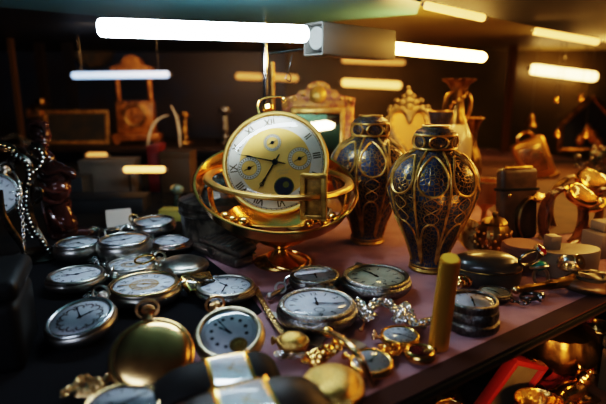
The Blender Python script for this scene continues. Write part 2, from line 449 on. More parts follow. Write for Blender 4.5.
# ------------------------------------------------------------------ the setting
TIER = -.11
def poly_slab(name, pts, z0, z1, m):
    bm = bm_new(); prism(bm, [(p[0], p[1]) for p in pts], z1-z0, None, z0); return struct(name, bm, m)
bm = bm_new(); box(bm, 3.2, 2.6, .01, c=(0, .75, TIER-.005)); struct('floor', bm, m_tier)
bm = bm_new(); box(bm, 3.2, .02, .75, c=(0, 1.345, .2)); struct('wall_back', bm, m_wall)
bm = bm_new(); box(bm, .02, 1.9, .75, c=(-1.0, .4, .2)); struct('wall_left', bm, m_walll)
bm = bm_new(); xx = G(300, 20, .25); box(bm, 1.55, .012, .75, c=(-.82, 1.322, .2)); struct('wall_added_panel', bm, mat('blue lit panel', (.030, .052, .13), 0, .4, c2=(.045, .035, .045), ns=5))  # extra back panel, its navy colour paints blue light on the wall
bm = bm_new(); box(bm, .02, 1.6, .75, c=(1.45, .55, .2)); struct('wall_right', bm, m_wall)
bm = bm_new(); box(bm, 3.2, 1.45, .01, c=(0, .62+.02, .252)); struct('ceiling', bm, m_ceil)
bm = bm_new(); box(bm, 1.5, 1.2, .006, c=(-.79, .75, .2435)); struct('ceiling', bm, mat('shaded ceiling board', (.012, .018, .032), 0, .5))  # left part of the ceiling, its dimness is painted in
# upper shelf board above the tubes
ZP = .226
a, b, c_, d_ = G(-60, 2, ZP), G(300, 24, ZP), G(417, 14, ZP), G(430, -30, ZP)
poly_slab('trim_1', [a, G(98, 16, ZP), b, c_, d_, (.10, .16), (-.42, .16)], ZP, ZP+.018, m_teal)
# black header beam under the ceiling, widened to keep the nearer ceiling dark
ZB = .226
p, q = G(424, 3, ZB), G(612, 43, ZB)
dv = (q-p).normalized(); nv = V((dv.y, -dv.x, 0))
poly_slab('trim_2', [p-dv*.02, q+dv*.3, q+dv*.3+nv*.5, p-dv*.02+nv*.5], ZB, ZB+.015, m_beam)
def post(name, x0, y0, x1, y1, d, wpx, m):
    A, B = D(x0, y0, d), D(x1, y1, d); B = V((A.x, A.y, B.z)) if abs(A.x-B.x) < .03 else B
    bm = bm_new(); w = wpx*d/F; box(bm, w, w*.8, abs(A.z-B.z), c=((A.x+B.x)/2, A.y, (A.z+B.z)/2)); return struct(name, bm, m)
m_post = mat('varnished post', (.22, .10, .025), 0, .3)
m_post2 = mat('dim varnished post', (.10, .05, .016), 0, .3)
post('trim_3', 515, 30, 512, 185, 1.15, 7, m_post)
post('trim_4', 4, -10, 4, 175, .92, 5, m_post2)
post('trim_5', 33, -10, 33, 160, 1.0, 8, m_wood)
post('trim_6', 62, -10, 62, 160, 1.0, 9, m_walll)
# the shelf with its felt top
E0, E1 = G(385, 410), G(606, 302); ed = (E1-E0).normalized(); en = V((-ed.y, ed.x, 0))
A0, A1 = E0-ed*.30, E1+ed*.75
bm = bm_new(); prism(bm, [(p.x, p.y) for p in (A0, A1, A1+en*.75, A0+en*.95)], .006, None, -.0075)
shelf = thing('display_shelf', 'display shelf covered in mauve felt carrying the pocket watches', 'shelf', (0, 0, 0))
part('shelf_board', bm, m_wood, shelf, smooth=False)
bm = bm_new(); prism(bm, [(p.x, p.y) for p in (A0+en*.004, A1+en*.004, A1+en*.75, A0+en*.95)], .0014, None, -.0015)
part('felt_cover', bm, m_felt, shelf, smooth=False, label='mauve felt cover')
bm = bm_new()
tube(bm, [A0 + V((0, 0, -.003)), A1 + V((0, 0, -.003))], .0022, 8)
part('edge_moulding', bm, m_beam, shelf, label='dark wooden edge strip')
bm = bm_new(); prism(bm, [(p.x, p.y) for p in (A0-en*.0005, A1-en*.0005, A1+en*.012, A0+en*.012)], .0012, None, .0)  # dark lip whose colour also paints the shadow band along the felt edge
part('shaded_lip', bm, mat('shaded brown lip', (.040, .018, .015), 0, .8, spec=.1), shelf, smooth=False, label='dark brown front lip with edge shade painted in')
# black velvet under the silver watches
bm = bm_new()
outline = [(-60, 163), (60, 163), (150, 163), (205, 163), (196, 190), (192, 234), (206, 258), (244, 288), (262, 312), (240, 326), (200, 338), (176, 366), (150, 420), (60, 460), (-120, 460)]
prism(bm, [(G(x, y).x, G(x, y).y) for x, y in outline], .0006, None, .0)
single('velvet_cloth', bm, m_velvet, 'black velvet cloth spread under the silver pocket watches', 'cloth', smooth=False)

bm = bm_new()  # added dark sheet, darkens the felt behind the bracelet watches
prism(bm, [(G(x, y).x, G(x, y).y) for x, y in [(478, 196), (470, 160), (640, 160), (640, 228), (604, 230), (548, 236), (500, 222)]], .0006, None, 0)
single('added_sheet', bm, mat('added dark brown sheet', (.075, .032, .014), 0, .85, c2=(.05, .02, .009), ns=40), 'added dark brown sheet spread behind the bracelet watches', 'cloth', smooth=False)

# ------------------------------------------------------------------ light fittings
ZT = H + .35*62.5/F*cp
def tube_lamp(name, label, x0, y0, x1, y1, r, me, d=None, z=None, group=None, socket=True, legs=False, wires=0):
    zt = z if z is not None else D(x0, y0, d).z
    a, b = G(x0, y0, zt), G(x1, y1, zt)
    if d is not None:                            # level along the wall at one distance
        a, b = D(x0, y0, d), D(x1, y1, d); b = V((b.x, a.y, b.z)); zt = a.z
    L = (b-a).length; ang = atan2(b.y-a.y, b.x-a.x)
    t = thing(name, label, 'tube light', a, (0, -math.asin((b.z-a.z)/L), ang), group=group)
    if wires:
        for x in (L*.1, L*.9):
            bm = bm_new(); tube(bm, [(x, 0, r*.8), (x, 0, wires-zt)], .0006, 6); part('hanging_wire', bm, m_gun, t)
    bm = bm_new(); mt = M.Rotation(pi/2, 4, 'Y')
    lathe(bm, [(0, .0), (r*.55, .0), (r*.9, r*.25), (r, r*.7), (r, L-r*.7), (r*.9, L-r*.25), (r*.55, L), (0, L)], 24, mt); part('glass_tube', bm, me, t)
    if legs:
        for x in (L*.12, L*.88):
            bm = bm_new(); lathe(bm, [(0, -zt), (r*1.2, -zt), (r*1.1, -zt+.002), (r*.25, -zt+.004), (r*.25, -r*.6), (0, -r*.6)], 14, M.Translation((x, 0, 0))); part('leg', bm, m_black, t)
    if socket:
        for nm, x in (('end_cap', -.4*r), ('end_cap', L+.4*r)):
            bm = bm_new(); lathe(bm, [(0, -r*.3), (r*.4, -r*.3), (r*.5, r*.3), (0, r*.3)], 20, M.Translation((x, 0, 0)) @ mt); part(nm, bm, m_socket, t)
    return t
tube_lamp('fluorescent_tube', 'bright cool white fluorescent tube nearest the camera above the watches', 97, 27.4, 308, 34, .0066, m_tubec, z=ZT, socket=False)
tube_lamp('fluorescent_tube', 'bright warm yellow fluorescent tube running back from the grey holder', 388, 47.6, 483, 57.2, .0062, m_tubew, z=ZT, socket=False)
h0, h1 = G(313, 39, ZT), G(386, 46, ZT)
L = (h1-h0).length; ang = atan2(h1.y-h0.y, h1.x-h0.x)
t = thing('lamp_holder', 'grey plastic box holder joining the two fluorescent tubes', 'lamp holder', h0, (0, 0, ang))
bm = bm_new(); hw, hh = .022, .0255
for s in (-1, 1): box(bm, L, .0016, hh, c=(L/2, s*hw/2, 0), bev=.0005)
for s in (-1, 1): box(bm, L, hw, .0016, c=(L/2, 0, s*hh/2), bev=.0005)
box(bm, .002, hw, hh, c=(L-.001, 0, 0)); box(bm, .002, hw*.98, hh*.98, c=(.028, 0, 0))
part('housing', bm, m_plast, t)
bm = bm_new(); lathe(bm, [(0, 0), (.0095, 0), (.0105, .006), (.0085, .012), (.0095, .020), (0, .022)], 20, M.Translation((.004, 0, .001)) @ M.Rotation(pi/2, 4, 'Y')); part('tube_socket', bm, m_socket, t)
bm = bm_new(); box(bm, .006, .012, .018, c=(L+.003, -.002, -.002), bev=.001); part('tube_clip', bm, m_plast, t)
bm = bm_new(); tube(bm, [D(268, 54, .47), D(306, 49, .47)], .0012, 6)
single('support_rail', bm, m_gun, 'thin dark rod running into the grey lamp holder', 'rod')
# small wire hook hanging below the rod
bm = bm_new(); hk = [D(292, 55, .465), D(290, 66, .465), D(287, 74, .465), D(286, 79, .465), D(290, 81, .465), D(291, 77, .465), D(288, 73, .464)]
tube(bm, smooth_path(hk, .0006), .0005, 6); single('hanging_hook', bm, m_gun, 'small twisted wire hook hanging beneath the lamp holder', 'hook')

tube_lamp('tube_reflection', 'dim blue white reflection glowing behind glass over the mantel clock', 72, 75.5, 169, 74.5, .0064, m_refl_blue, d=.90, wires=.2405, group='tube reflections in the dark case')  # glowing tubes stand in for tube reflections; wires and legs are added
tube_lamp('tube_reflection', 'bright warm tube reflection on the dark panel near the wall post', 531, 69, 597, 77, .0118, m_refl_bright, d=1.245, group='tube reflections in the dark case')
tube_lamp('tube_reflection', 'thin warm tube reflection high under the beam above the other tube reflection', 534, 31, 600, 42, .0042, m_refl_amber, d=.60, group='tube reflections in the dark case')
tube_lamp('tube_reflection', 'warm tube reflection high beside the end of the upper board', 424, 5, 486, 18, .0036, m_refl_amber, d=.455, group='tube reflections in the dark case')
tube_lamp('tube_reflection', 'amber tube reflection glowing between the gilt mirror and heart mirror', 342, 82.5, 401, 85.5, .0095, m_refl_amber, d=1.245, group='tube reflections in the dark case')
tube_lamp('tube_reflection', 'faint amber reflection low behind the boxes beside the round clock', 124, 169.5, 165, 169.5, .0044, m_refl_amber, d=.655, group='tube reflections in the dark case', legs=True)
tube_lamp('tube_reflection', 'short amber tube reflection behind the cartons below the picture frame', 87, 155.5, 107, 155.5, .0060, m_refl_faint, d=.92, group='tube reflections in the dark case')
tube_lamp('tube_reflection', 'short amber tube reflection behind the chrome rod', 272, 77, 298, 78.5, .0085, m_refl_faint, d=1.245, group='tube reflections in the dark case')
tube_lamp('tube_reflection', 'faint amber reflection above the amber tube reflection by the gilt mirror', 342, 60, 405, 62.5, .007, m_refl_faint, d=1.245, group='tube reflections in the dark case')
tube_lamp('tube_reflection', 'short faint amber reflection under the cool tube', 236, 76, 262, 77, .0085, m_refl_faint, d=1.245, group='tube reflections in the dark case')

# chrome and gilt rods behind the round clock
def rod(px, y0, y1, d, wpx, m, label):
    A, B = D(px, y0, d), D(px, y1, d)
    r = wpx/2*d/F; t = thing('display_rod', label, 'rod', (A.x, A.y, B.z))
    hgt = A.z-B.z
    bm = bm_new(); lathe(bm, [(0, 0), (r, 0), (r, hgt), (0, hgt)], 16); part('pole', bm, m, t)
    bm = bm_new(); lathe(bm, [(0, 0), (r*3, 0), (r*2.6, r*1.2), (r*1.3, r*2), (0, r*2)], 20); part('foot', bm, m, t)
def zfit(px, d, ytop): return ytop
rod(264, 10, 200, .58, 5, m_chrome, 'slim chrome rod standing behind the round gold clock')
rod(272, 62, 205, .60, 5, m_brassd, 'slim gilt rod standing beside the chrome rod')

# ------------------------------------------------------------------ the gimbal clock stand
B0 = G(281, 263); k = pxm(B0)
t = thing('gimbal_stand', 'polished brass gimbal bowl stand with tilted hoop cradling the round gold clock', 'clock stand', B0)
bm = bm_new(); lathe(bm, [(0, 0), (26*k, 0), (27*k, .0012), (26*k, .003), (22*k, .0045), (12*k, .0075), (7*k, .011), (5.5*k, .0135), (0, .0135)], 48); part('foot', bm, m_brass, t)
bm = bm_new(); lathe(bm, [(0, .012), (5*k, .012), (8*k, .0150), (22*k, .0205), (37*k, .0285), (48*k, .0375), (53*k, .0445), (52*k, .0455), (47*k, .0387), (36*k, .030), (21*k, .0225), (0, .018)], 64); part('bowl', bm, m_brass, t)
bm = bm_new()
lathe(bm, [(70*k, -.0062), (72*k, -.0066), (77*k, .0030), (79*k, .0062), (78*k, .0068), (76*k, .0064), (74*k, .0030), (70*k, -.0050), (70*k, -.0062)], 96, M.Translation((-4*k, 0, .0655)) @ M.Rotation(R(6), 4, 'Y') @ M.Rotation(R(22), 4, 'X'))
part('tilted_hoop', bm, m_brass, t)
bm = bm_new()
lathe(bm, [(64*k, 0), (71*k, 0), (72*k, .001), (71*k, .0028), (68*k, .0036), (64*k, .0028), (63*k, .0014), (64*k, 0)], 96, M.Translation((-1*k, -.002, .0725)) @ M.Rotation(R(3), 4, 'Y') @ M.Rotation(R(3), 4, 'X'))
part('level_ring', bm, m_brassm, t)
bm = bm_new()
mt = M.Translation((31*k, -.051, .069)) @ M.Rotation(R(-12), 4, 'Z')
for s in (-1, 1): box(bm, 5*k, .005, 40*k, mt, (s*9*k, 0, 0), .0008)
box(bm, 22*k, .0035, 40*k, mt, (0, .003, 0), .0006)
for z in (-17, 18): box(bm, 22*k, .005, 4*k, mt, (0, 0, z*k), .0008)
cyl(bm, 3.5*k, 3.5*k, -.004, .004, 16, mt @ M.Rotation(pi/2, 4, 'X'))
part('bracket', bm, m_goldd, t)
for kk, an in enumerate((-150, -136, -122, -62, -46, -32)):
    bm = bm_new(); a = R(an)
    ball(bm, (58*k*cos(a), 58*k*sin(a), .0475), (6.0, 4.6)[kk % 2]*k, (1, 1, .9))
    part('boss', bm, m_brass, t)
for a in (R(200), R(-20)):
    bm = bm_new(); tube(bm, smooth_path([(51*k*cos(a), 51*k*sin(a), .044), (60*k*cos(a), 60*k*sin(a), .046), (66*k*cos(a), 66*k*sin(a), .056), (68*k*cos(a), 68*k*sin(a), .072)], .002), .0022, 8); part('arm', bm, m_brass, t)
bm = bm_new(); torus(bm, 22*k, 1.6*k, 40, 8, M.Translation((8*k, -.006, .0052)) @ M.Rotation(R(9), 4, 'Y') @ M.Rotation(R(6), 4, 'X')); part('foot_ring', bm, m_brass, t)

# the clock itself
dep = depth(B0) - .006
Cc = D(275.5, 163, dep); rk = 53.5*dep/F
ROT = M.Rotation(R(-4), 4, 'Z') @ M.Rotation(R(66), 4, 'X') @ M.Rotation(R(10), 4, 'Z')
t = thing('round_clock', 'large round gold clock with three subdials and silver numeral ring', 'clock', Cc, ROT, (rk, rk, rk))
bm = bm_new(); lathe(bm, [(0, -.30), (.5, -.29), (.8, -.22), (.95, -.1), (1.0, .0), (1.0, .06), (.975, .10), (.95, .115), (.925, .10), (.915, .06), (0, .06)], 72); part('case', bm, m_brassm, t)
bm = bm_new(); lathe(bm, [(.915, .075), (.93, .112), (.965, .118), (.99, .10), (.985, .085), (.915, .075)], 72); part('bezel', bm, m_brassm, t)
m_sil = mat('silvered ring', (.72, .66, .55), .1, .4, c2=(.64, .58, .47), ns=3)
m_gdial = mat('champagne gilt dial', (.84, .52, .13), .3, .38, c2=(.74, .42, .09), ns=2)
bm = bm_new(); ringflat(bm, .655, .90, .066, seg=72); dial = part('numeral_ring', bm, m_sil, t, label='silvered ring of Roman numerals')
bm = bm_new(); z = .069
for i, s in enumerate(ROM):
    a = pi/2 - 2*pi*i/12
    add_text(bm, s, .20, M.Translation((.775*cos(a), .775*sin(a), z)) @ M.Rotation(a-pi/2, 4, 'Z'), .85)
marks(bm, z, .885, .905, .006); ringflat(bm, .878, .886, z, seg=72)
part('numerals', bm, mat('bronze numerals', (.10, .065, .025), .2, .5), dial, smooth=False)
bm = bm_new(); disc(bm, .665, .067, seg=64); centre = part('centre_dial', bm, m_gdial, t, label='gilt dial centre')
m_dmark = mat('brown dial marks', (.16, .10, .04), .2, .5)
for (cx, cy, rr) in ((0, .38, .165), (-.49, -.04, .215), (.46, -.01, .215)):
    bm = bm_new(); ringflat(bm, rr*.68, rr, .071, (cx, cy)); sd = part('subdial_ring', bm, m_sil, t)
    bm = bm_new(); marks_c(bm, .0725, rr*.76, rr*.92, .011, 24, (cx, cy)); ringflat(bm, rr*.66, rr*.70, .0725, (cx, cy)); ringflat(bm, rr*.97, rr*1.02, .0725, (cx, cy)); part('subdial_marks', bm, m_dmark, sd)
    bm = bm_new(); disc(bm, .035, .075, (cx, cy)); bm2 = bm
    for an in (20, 200): 
        mtt = M.Translation((cx, cy, 0)); a = R(an); prism(bm, [(-.0, -.012), (rr*.62, 0), (0, .012)], .003, mtt @ M.Rotation(a, 4, 'Z'), .073)
    part('subdial_hand', bm, m_blued, t)
bm = bm_new(); disc(bm, .17, .070, (.10, -.49)); ap = part('moon_aperture', bm, m_bluec, t, label='dark blue moon phase window')
bm = bm_new(); ringflat(bm, .165, .185, .072, (.10, -.49)); disc(bm, .06, .073, (.14, -.46)); part('moon_rim', bm, m_brass, ap)
bm = bm_new(); hand(bm, 218, .60, .016, .085, .16); part('hour_hand', bm, m_blued, t)
bm = bm_new(); torus(bm, .032, .008, 16, 6, M.Translation((-.30, -.385, .09))); part('hour_hand_ring', bm, m_blued, t)
bm = bm_new(); hand(bm, 291, .74, .014, .095, .2); part('minute_hand', bm, m_blued, t)
bm = bm_new(); cyl(bm, .055, .05, .067, .115, 20); part('centre_cap', bm, m_blued, t)
# fine engraved script under the centre
bm = bm_new()
for (yy, w) in ((-.18, .22), (-.235, .15)):
    for i in range(9):
        x = .13 + w*(i/8-.5); torus(bm, .012, .0025, 8, 4, M.Translation((x, yy+.006*((i*7) % 3-1), .069)) @ M.Diagonal((1, 1.4, .1, 1)))
part('engraved_script', bm, m_goldink, centre)
bm = bm_new(); lathe(bm, [(.915, .10), (.85, .135), (.6, .175), (.3, .195), (0, .20)], 64); part('crystal', bm, m_cryst, t)
bm = bm_new(); lathe(bm, [(0, .97), (.10, .97), (.08, 1.03), (.06, 1.06), (.11, 1.08), (.11, 1.16), (.06, 1.19), (0, 1.19)], 24, M.Translation((0, 0, -.05)) @ M.Rotation(-pi/2, 4, 'X')); part('crown', bm, m_brass, t)
bm = bm_new(); tube(bm, smooth_path([(-.17, 1.00, -.05), (-.20, 1.2, -.08), (-.14, 1.33, -.1), (.02, 1.36, -.1), (.27, 1.33, -.1), (.33, 1.27, -.1), (.30, 1.2, -.08)], .03), .022, 8); part('bow', bm, m_brass, t)

# ------------------------------------------------------------------ pocket watches
W = watch
W(78, 243, 47, 'silver pocket watch in the back row beside the scrolled stand and statuette', m_silver, m_steel, head=-35, thick=1.5, bow=80, hands=(80, 200))
W(124, 240, 54, 'thick silver pocket watch with a chain lying across its face', m_silver, m_steel, head=10, thick=1.55, bow=None, hands=(40, 250))
W(154, 221.5, 43, 'small steel pocket watch furthest back beside the embossed round box', m_steel, m_steel, head=62, thick=1.35, tilt=3, hands=(110, 20), bow=40)
W(172, 240.5, 42, 'small rose tinted pocket watch behind the closed silver one', m_pink, m_pink, head=70, thick=1.0, hands=(210, 350), bow=40)
W(76, 274.5, 58, 'plain silver pocket watch with cracked white dial in the second row', m_silver, m_silver, head=-78, num='arabic', hands=(180, 330), bow=75)
W(131, 264, 50, 'silver pocket watch with gilt patterned dial centre and brass ring at its bow', m_silver, m_silver, head=-72, gilt=True, hands=(200, 30), bow=60, thick=.9)
W(144, 284, 74, 'large silver pocket watch with bold Roman numerals and gilt centre', m_silver, m_goldp, head=-15, gilt=True, hands=(70, 240), bow=None, thick=1.0, handm=m_goldink)
W(182.5, 261.5, 52, 'closed silver hunter watch with smooth blank lid', m_silver, closed=True, head=60, thick=.95, bow=60)
W(226, 285.5, 61, 'silver pocket watch with engraved rim behind the watch showing its balance wheel', m_engr, m_silver, num='arabic', head=65, hands=(20, 250), bow=45, thick=.9, crown=m_silver)
W(80, 317, 71, 'blurry nickel pocket watch with ornate brown looped numerals', m_silver, m_steel, num='ornate', ink=m_brownink, head=-8, tilt=13, tdir=-25, hands=(40, 320), bow=70)
W(151, 354, 85, 'closed gold hunter watch leaning towards the viewer with shiny blank cover', m_goldr, closed=True, head=17, tilt=37, tdir=8, crown=m_crown, bow=35, thick=.8)
W(229, 332, 72, 'gold rimmed pocket watch with round balance window below its dial', m_silgilt, m_silgilt, num='blob', head=27, tilt=23, tdir=0, window=True, hands=(325, 345), bow=60, crown=m_crown)
W(315, 274.5, 53, 'small engraved dark silver pocket watch nearest the brass stand foot', m_engr, m_engr, head=-150, num='plain', hands=(20, 110), bow=None, thick=1.1, crown=m_gun)
W(317, 303.5, 82, 'large engraved silver pocket watch with white Arabic dial at the centre', m_engr, m_engr, num='arabic', head=8, hands=(2, 100), bow=None, thick=1.05, crown=m_gun)
W(376, 276, 71, 'engraved silver pocket watch with cream Arabic dial before the filigree vase', m_engr, m_engr, m_cream, num='arabic', head=16, hands=(350, 340), bow=None, thick=.95, crown=m_gun)
W(472.5, 300.5, 54, 'thick dark silver pocket watch behind the upright gold stick', m_gun, m_gun, head=0, num='plain', hands=(10, 190), bow=None, thick=1.9, shape='drum')
W(495, 291.5, 34, 'small flat dark watch lying before the polished stone box', m_gun, m_gun, m_cream, head=140, num='plain', hands=(300, 100), bow=None, thick=.8)
W(400, 334.5, 41, 'small gold ladies watch with white dial and copper crown', m_gold, m_gold, head=86, hands=(20, 210), bow=70, thick=.9, crown=m_copper, num='roman')
W(371, 361, 46, 'small gold watch with amber reflection lying inside the bangle loop', m_gold, m_gold, head=60, num='plain', hands=(330, 90), bow=None, thick=.9, tilt=5)
W(293, 337.5, 33, 'small round chased gold watch with closed lid beside the leather wristwatch', m_golde, closed=True, head=80, thick=1.7, bow=None)
W(333, 381, 64, 'closed chased gold watch with engraved cover in front', m_golde, closed=True, head=-150, thick=1.0, bow=None, tilt=8)
W(122, 405, 84, 'white dialled gilt watch cut by the bottom edge of the view', m_goldp, m_goldp, head=20, num='plain', bow=None)
# upright watch hanging on the scrolled stand
W(-5, 195, 48, 'white faced silver pocket watch hanging upright on the dark scrolled stand', m_silver, m_steel, num='arabic', head=5, tilt=68, tdir=28, hands=(200, 300), bow=0, z=.018, thick=.9, group='pocket watches on the mauve shelf')
# little open faced gold watch with garnet
c0 = G(419.5, 360, 0); r = 16*pxm(c0)
t = thing('pendant_watch', 'tiny gold pendant watch with dark garnet face near the shelf edge', 'watch', c0, (0, 0, R(-60)), (r, r, r))
bm = bm_new(); lathe(bm, [(0, 0), (.6, .02), (.92, .18), (1, .4), (.95, .6), (.8, .72), (.72, .66), (.70, .55), (0, .55)], 40); part('case', bm, m_gold, t)
bm = bm_new(); disc(bm, .71, .57); part('dial', bm, m_garnet, t, label='dark red face')
bm = bm_new(); marks(bm, .585, .5, .66, .04, 12); part('dial_marks', bm, m_goldp, t)
bm = bm_new(); lathe(bm, [(.7, .66), (.4, .76), (0, .80)], 30); part('crystal', bm, m_cryst, t)
bm = bm_new(); lathe(bm, [(0, .95), (.18, .95), (.22, 1.05), (.22, 1.22), (0, 1.26)], 18, M.Translation((0, 0, .4)) @ M.Rotation(-pi/2, 4, 'X')); part('crown', bm, m_gold, t)

# ------------------------------------------------------------------ chains and small findings
def chain(label, pts, L, m, group='watch chains', name='watch_chain', wire=.13, end=None, folds=1, jit=4.):
    rnd = random.Random(len(label)*7); L *= 1.22; q = list(pts)
    for f in range(1, folds):
        q += [(x + rnd.uniform(-jit, jit), y + rnd.uniform(-jit, jit)*.6, z + .0012*f) for x, y, z in (pts[::-1] if f % 2 else pts)]
    P = smooth_path([G(x, y, z) for x, y, z in q], L*.74)
    bm = bm_new()
    for i in range(len(P)-1):
        a, b = P[i], P[i+1]; d = (b-a).normalized(); mid = (a+b)/2
        x = d; y = V((0, 0, 1)).cross(x)
        if y.length < .1: y = V((0, 1, 0)).cross(x)
        y.normalize(); zz = x.cross(y)
        mt = M((x, y, zz)).transposed().to_4x4()
        roll = (R(90) if i % 2 else 0) + rnd.uniform(-.35, .35)
        torus(bm, L*.40, L*wire*.70, 14, 6, M.Translation(mid) @ mt @ M.Rotation(roll, 4, 'X') @ M.Rotation(rnd.uniform(-.25, .25), 4, 'Z'), 1.12, .86)
    return single(name, bm, m, label, 'chain', group=group)
chain('silver chain hanging down the front of the scrolled stand', [(7, 160, .078), (16, 176, .078), (21, 192, .074), (22, 208, .064), (23, 226, .050), (24, 246, .032), (26, 262, .012)], .0030, m_link)
chain('beaded dark chain draped over the top of the scrolled stand', [(2, 140, .055), (12, 136, .058), (24, 140, .058), (36, 147, .056), (46, 156, .054)], .0036, m_link, folds=4)
chain('second strand of chain draped over the scrolled stand', [(0, 150, .052), (14, 146, .056), (28, 152, .055), (40, 160, .052)], .0034, m_link, folds=2)
chain('silver chain looped behind the back row of watches', [(88, 231, .003), (96, 228, .006), (104, 231, .004), (112, 229, .010), (122, 227, .013), (132, 227, .012), (142, 232, .008), (150, 238, .004)], .0046, m_link, folds=2)
chain('short silver chain hanging over the thick watch face', [(121, 228, .0165), (120.5, 236, .0170), (121, 243, .0172), (121, 252, .012)], .0036, m_link)
chain('silver chain coiled between the cracked watch and gilt centred one', [(90, 262, .003), (97, 257, .004), (106, 257, .004), (110, 262, .004), (104, 266, .005), (97, 265, .005), (94, 260, .007)], .0044, m_link, folds=2)
chain('silver chain heaped beside the closed silver watch', [(148, 246, .003), (154, 252, .004), (150, 258, .003), (142, 256, .006), (136, 252, .007)], .0044, m_link, folds=4)
chain('blurry chain heap in the front corner', [(62, 396, .004), (76, 385, .005), (84, 378, .006), (92, 384, .006), (98, 378, .007), (104, 386, .005), (94, 392, .007), (80, 394, .006), (108, 379, .006)], .0040, m_goldp, folds=4)
chain('heavy silver chain trailing from the cream dialled watch', [(362, 303, .003), (370, 309, .004), (378, 303, .005), (388, 305, .004), (394, 311, .004), (402, 306, .004), (407, 314, .004), (398, 318, .005), (409, 322, .003), (420, 325, .003), (430, 321, .003)], .0042, m_link, wire=.16, folds=6, jit=6.)
chain('short silver chain beside the central watch crown', [(366, 312, .003), (358, 305, .004), (364, 318, .003), (372, 314, .006)], .0042, m_link, wire=.16, folds=4)
chain('thick gold chain heaped beneath the bangle', [(306, 362, .003), (313, 356, .006), (320, 352, .008), (328, 350, .008), (336, 346, .009), (340, 340, .008), (333, 352, .006), (322, 358, .004), (314, 364, .003)], .0052, m_gold, wire=.17, folds=4)
chain('small gold chain below the ladies watch', [(380, 345, .003), (386, 350, .004), (393, 346, .004), (400, 351, .003), (392, 355, .003), (384, 352, .005)], .0040, m_gold, wire=.18, folds=2)
chain('gold chain beside the closed silver hunter watch', [(178, 276, .003), (184, 272, .004), (190, 276, .004), (186, 281, .004)], .0036, m_gold, folds=2)
chain('thin silver chain along the leather wristwatch', [(276, 352, .004), (284, 356, .004), (294, 357, .004), (304, 354, .004)], .0038, m_link, folds=2)
chain('short dark chain beneath the stone box', [(506, 297, .003), (514, 301, .003), (524, 303, .003), (533, 300, .003)], .0040, m_gun)

chain('silver chain lying between the ornate numeralled watch and its neighbour', [(84, 297, .003), (92, 293, .004), (100, 296, .003), (106, 292, .004), (98, 299, .005)], .0040, m_link, folds=2)
def bar(label, x0, y0, x1, y1, z, r, m, name='chain_bar', cat='chain bar', taper=None):
    a, b = G(x0, y0, z), G(x1, y1, z); t = thing(name, label, cat, a)
    q = b-a
    bm = bm_new(); tube(bm, [q*(i/8) for i in range(9)], r, 10, False, taper or (lambda u: .75+.5*abs(2*u-1)**3)); part('rod', bm, m, t)
    bm = bm_new()
    for e in (V((0, 0, 0)), q): ball(bm, e, r*1.35, u=12, v=8)
    part('tip', bm, m, t)
    bm = bm_new(); torus(bm, r*1.9, r*.5, 18, 6, M.Translation(q*.5 + V((0, 0, r))) @ M.Rotation(R(60), 4, 'X')); part('ring', bm, m, t)
    return t
bar('copper toned chain bar lying against the central watch', 361, 330, 370, 312, .004, .0011, m_copper)
t = bar('silver swivel clasp lying beside the central watch', 270, 296, 291, 285, .004, .0020, m_silver, 'swivel_clasp', 'clasp', lambda u: 1.1-.5*u)
bm = bm_new(); torus(bm, .0042, .0009, 20, 8, M.Translation(G(290, 282, .006)-t.location) @ M.Rotation(R(50), 4, 'X')); part('swivel_ring', bm, m_steel, t)
# gold ring on the gilt centred watch's bow
t = thing('split_ring', 'brass ring lying over the rim of the gilt centred watch', 'ring', G(144.5, 259, .0135), (R(8), R(-6), 0))
bm = bm_new(); torus(bm, 9.5*pxm(t.location), .0009, 32, 8); part('hoop', bm, m_gold, t)
bm = bm_new(); ball(bm, (.0075, -.002, .0004), .0017); part('clasp', bm, m_gold, t)
# spring rings and findings near the dial chain
def tagcard(label, x, y, wpx, hpx, rz, m=m_card, name='price_tag', z=.0008):
    c = G(x, y, z); s = pxm(c)
    t = thing(name, label, 'tag', c, (0, 0, R(rz)))
    w, h = wpx*s, hpx*s/.45
    bm = bm_new(); prism(bm, [(-w/2, -h/2), (w/2, -h/2), (w/2, h*.25), (w*.3, h/2), (-w*.3, h/2), (-w/2, h*.25)], .0006); part('card', bm, m, t, smooth=False)
    bm = bm_new(); tube(bm, smooth_path([(0, h*.4, .0008), (w*.2, h*.8, .0012), (w*.5, h*.9, .0006)], .001), .00025, 5); part('string', bm, m_card, t)
    return t
tagcard('small cream price tag poking from under the central watch', 272, 315.5, 13, 5, 80)
tagcard('white paper tag lying beside the small gold watch', 353, 345, 18, 10, 40, m_stone)
tagcard('greyish paper tag under the gold bangle end', 317, 341, 22, 6, 70, m_stone)

# gold expanding bracelet strip lying on the felt
P = smooth_path([G(256, 289, .002), G(262, 301, .003), G(270, 315, .003), G(279, 328, .0035), (G(286, 336, .006))], .0028)
t = thing('bracelet_strap', 'narrow gold link strap running from the engraved watch to the small gold one', 'bracelet', P[0])
bm = bm_new()
for i in range(len(P)-1):
    d = (P[i+1]-P[i]); a = atan2(d.y, d.x)
    box(bm, .0030, .0042, .0016, M.Translation((P[i]+P[i+1])/2-P[0]) @ M.Rotation(a, 4, 'Z') @ M.Rotation(.15*(-1)**i, 4, 'X'), bev=.0004)
part('link_band', bm, m_goldp, t)
bm = bm_new(); box(bm, .004, .005, .0024, M.Rotation(-.8, 4, 'Z'), bev=.0006); part('clasp', bm, m_steel, t)

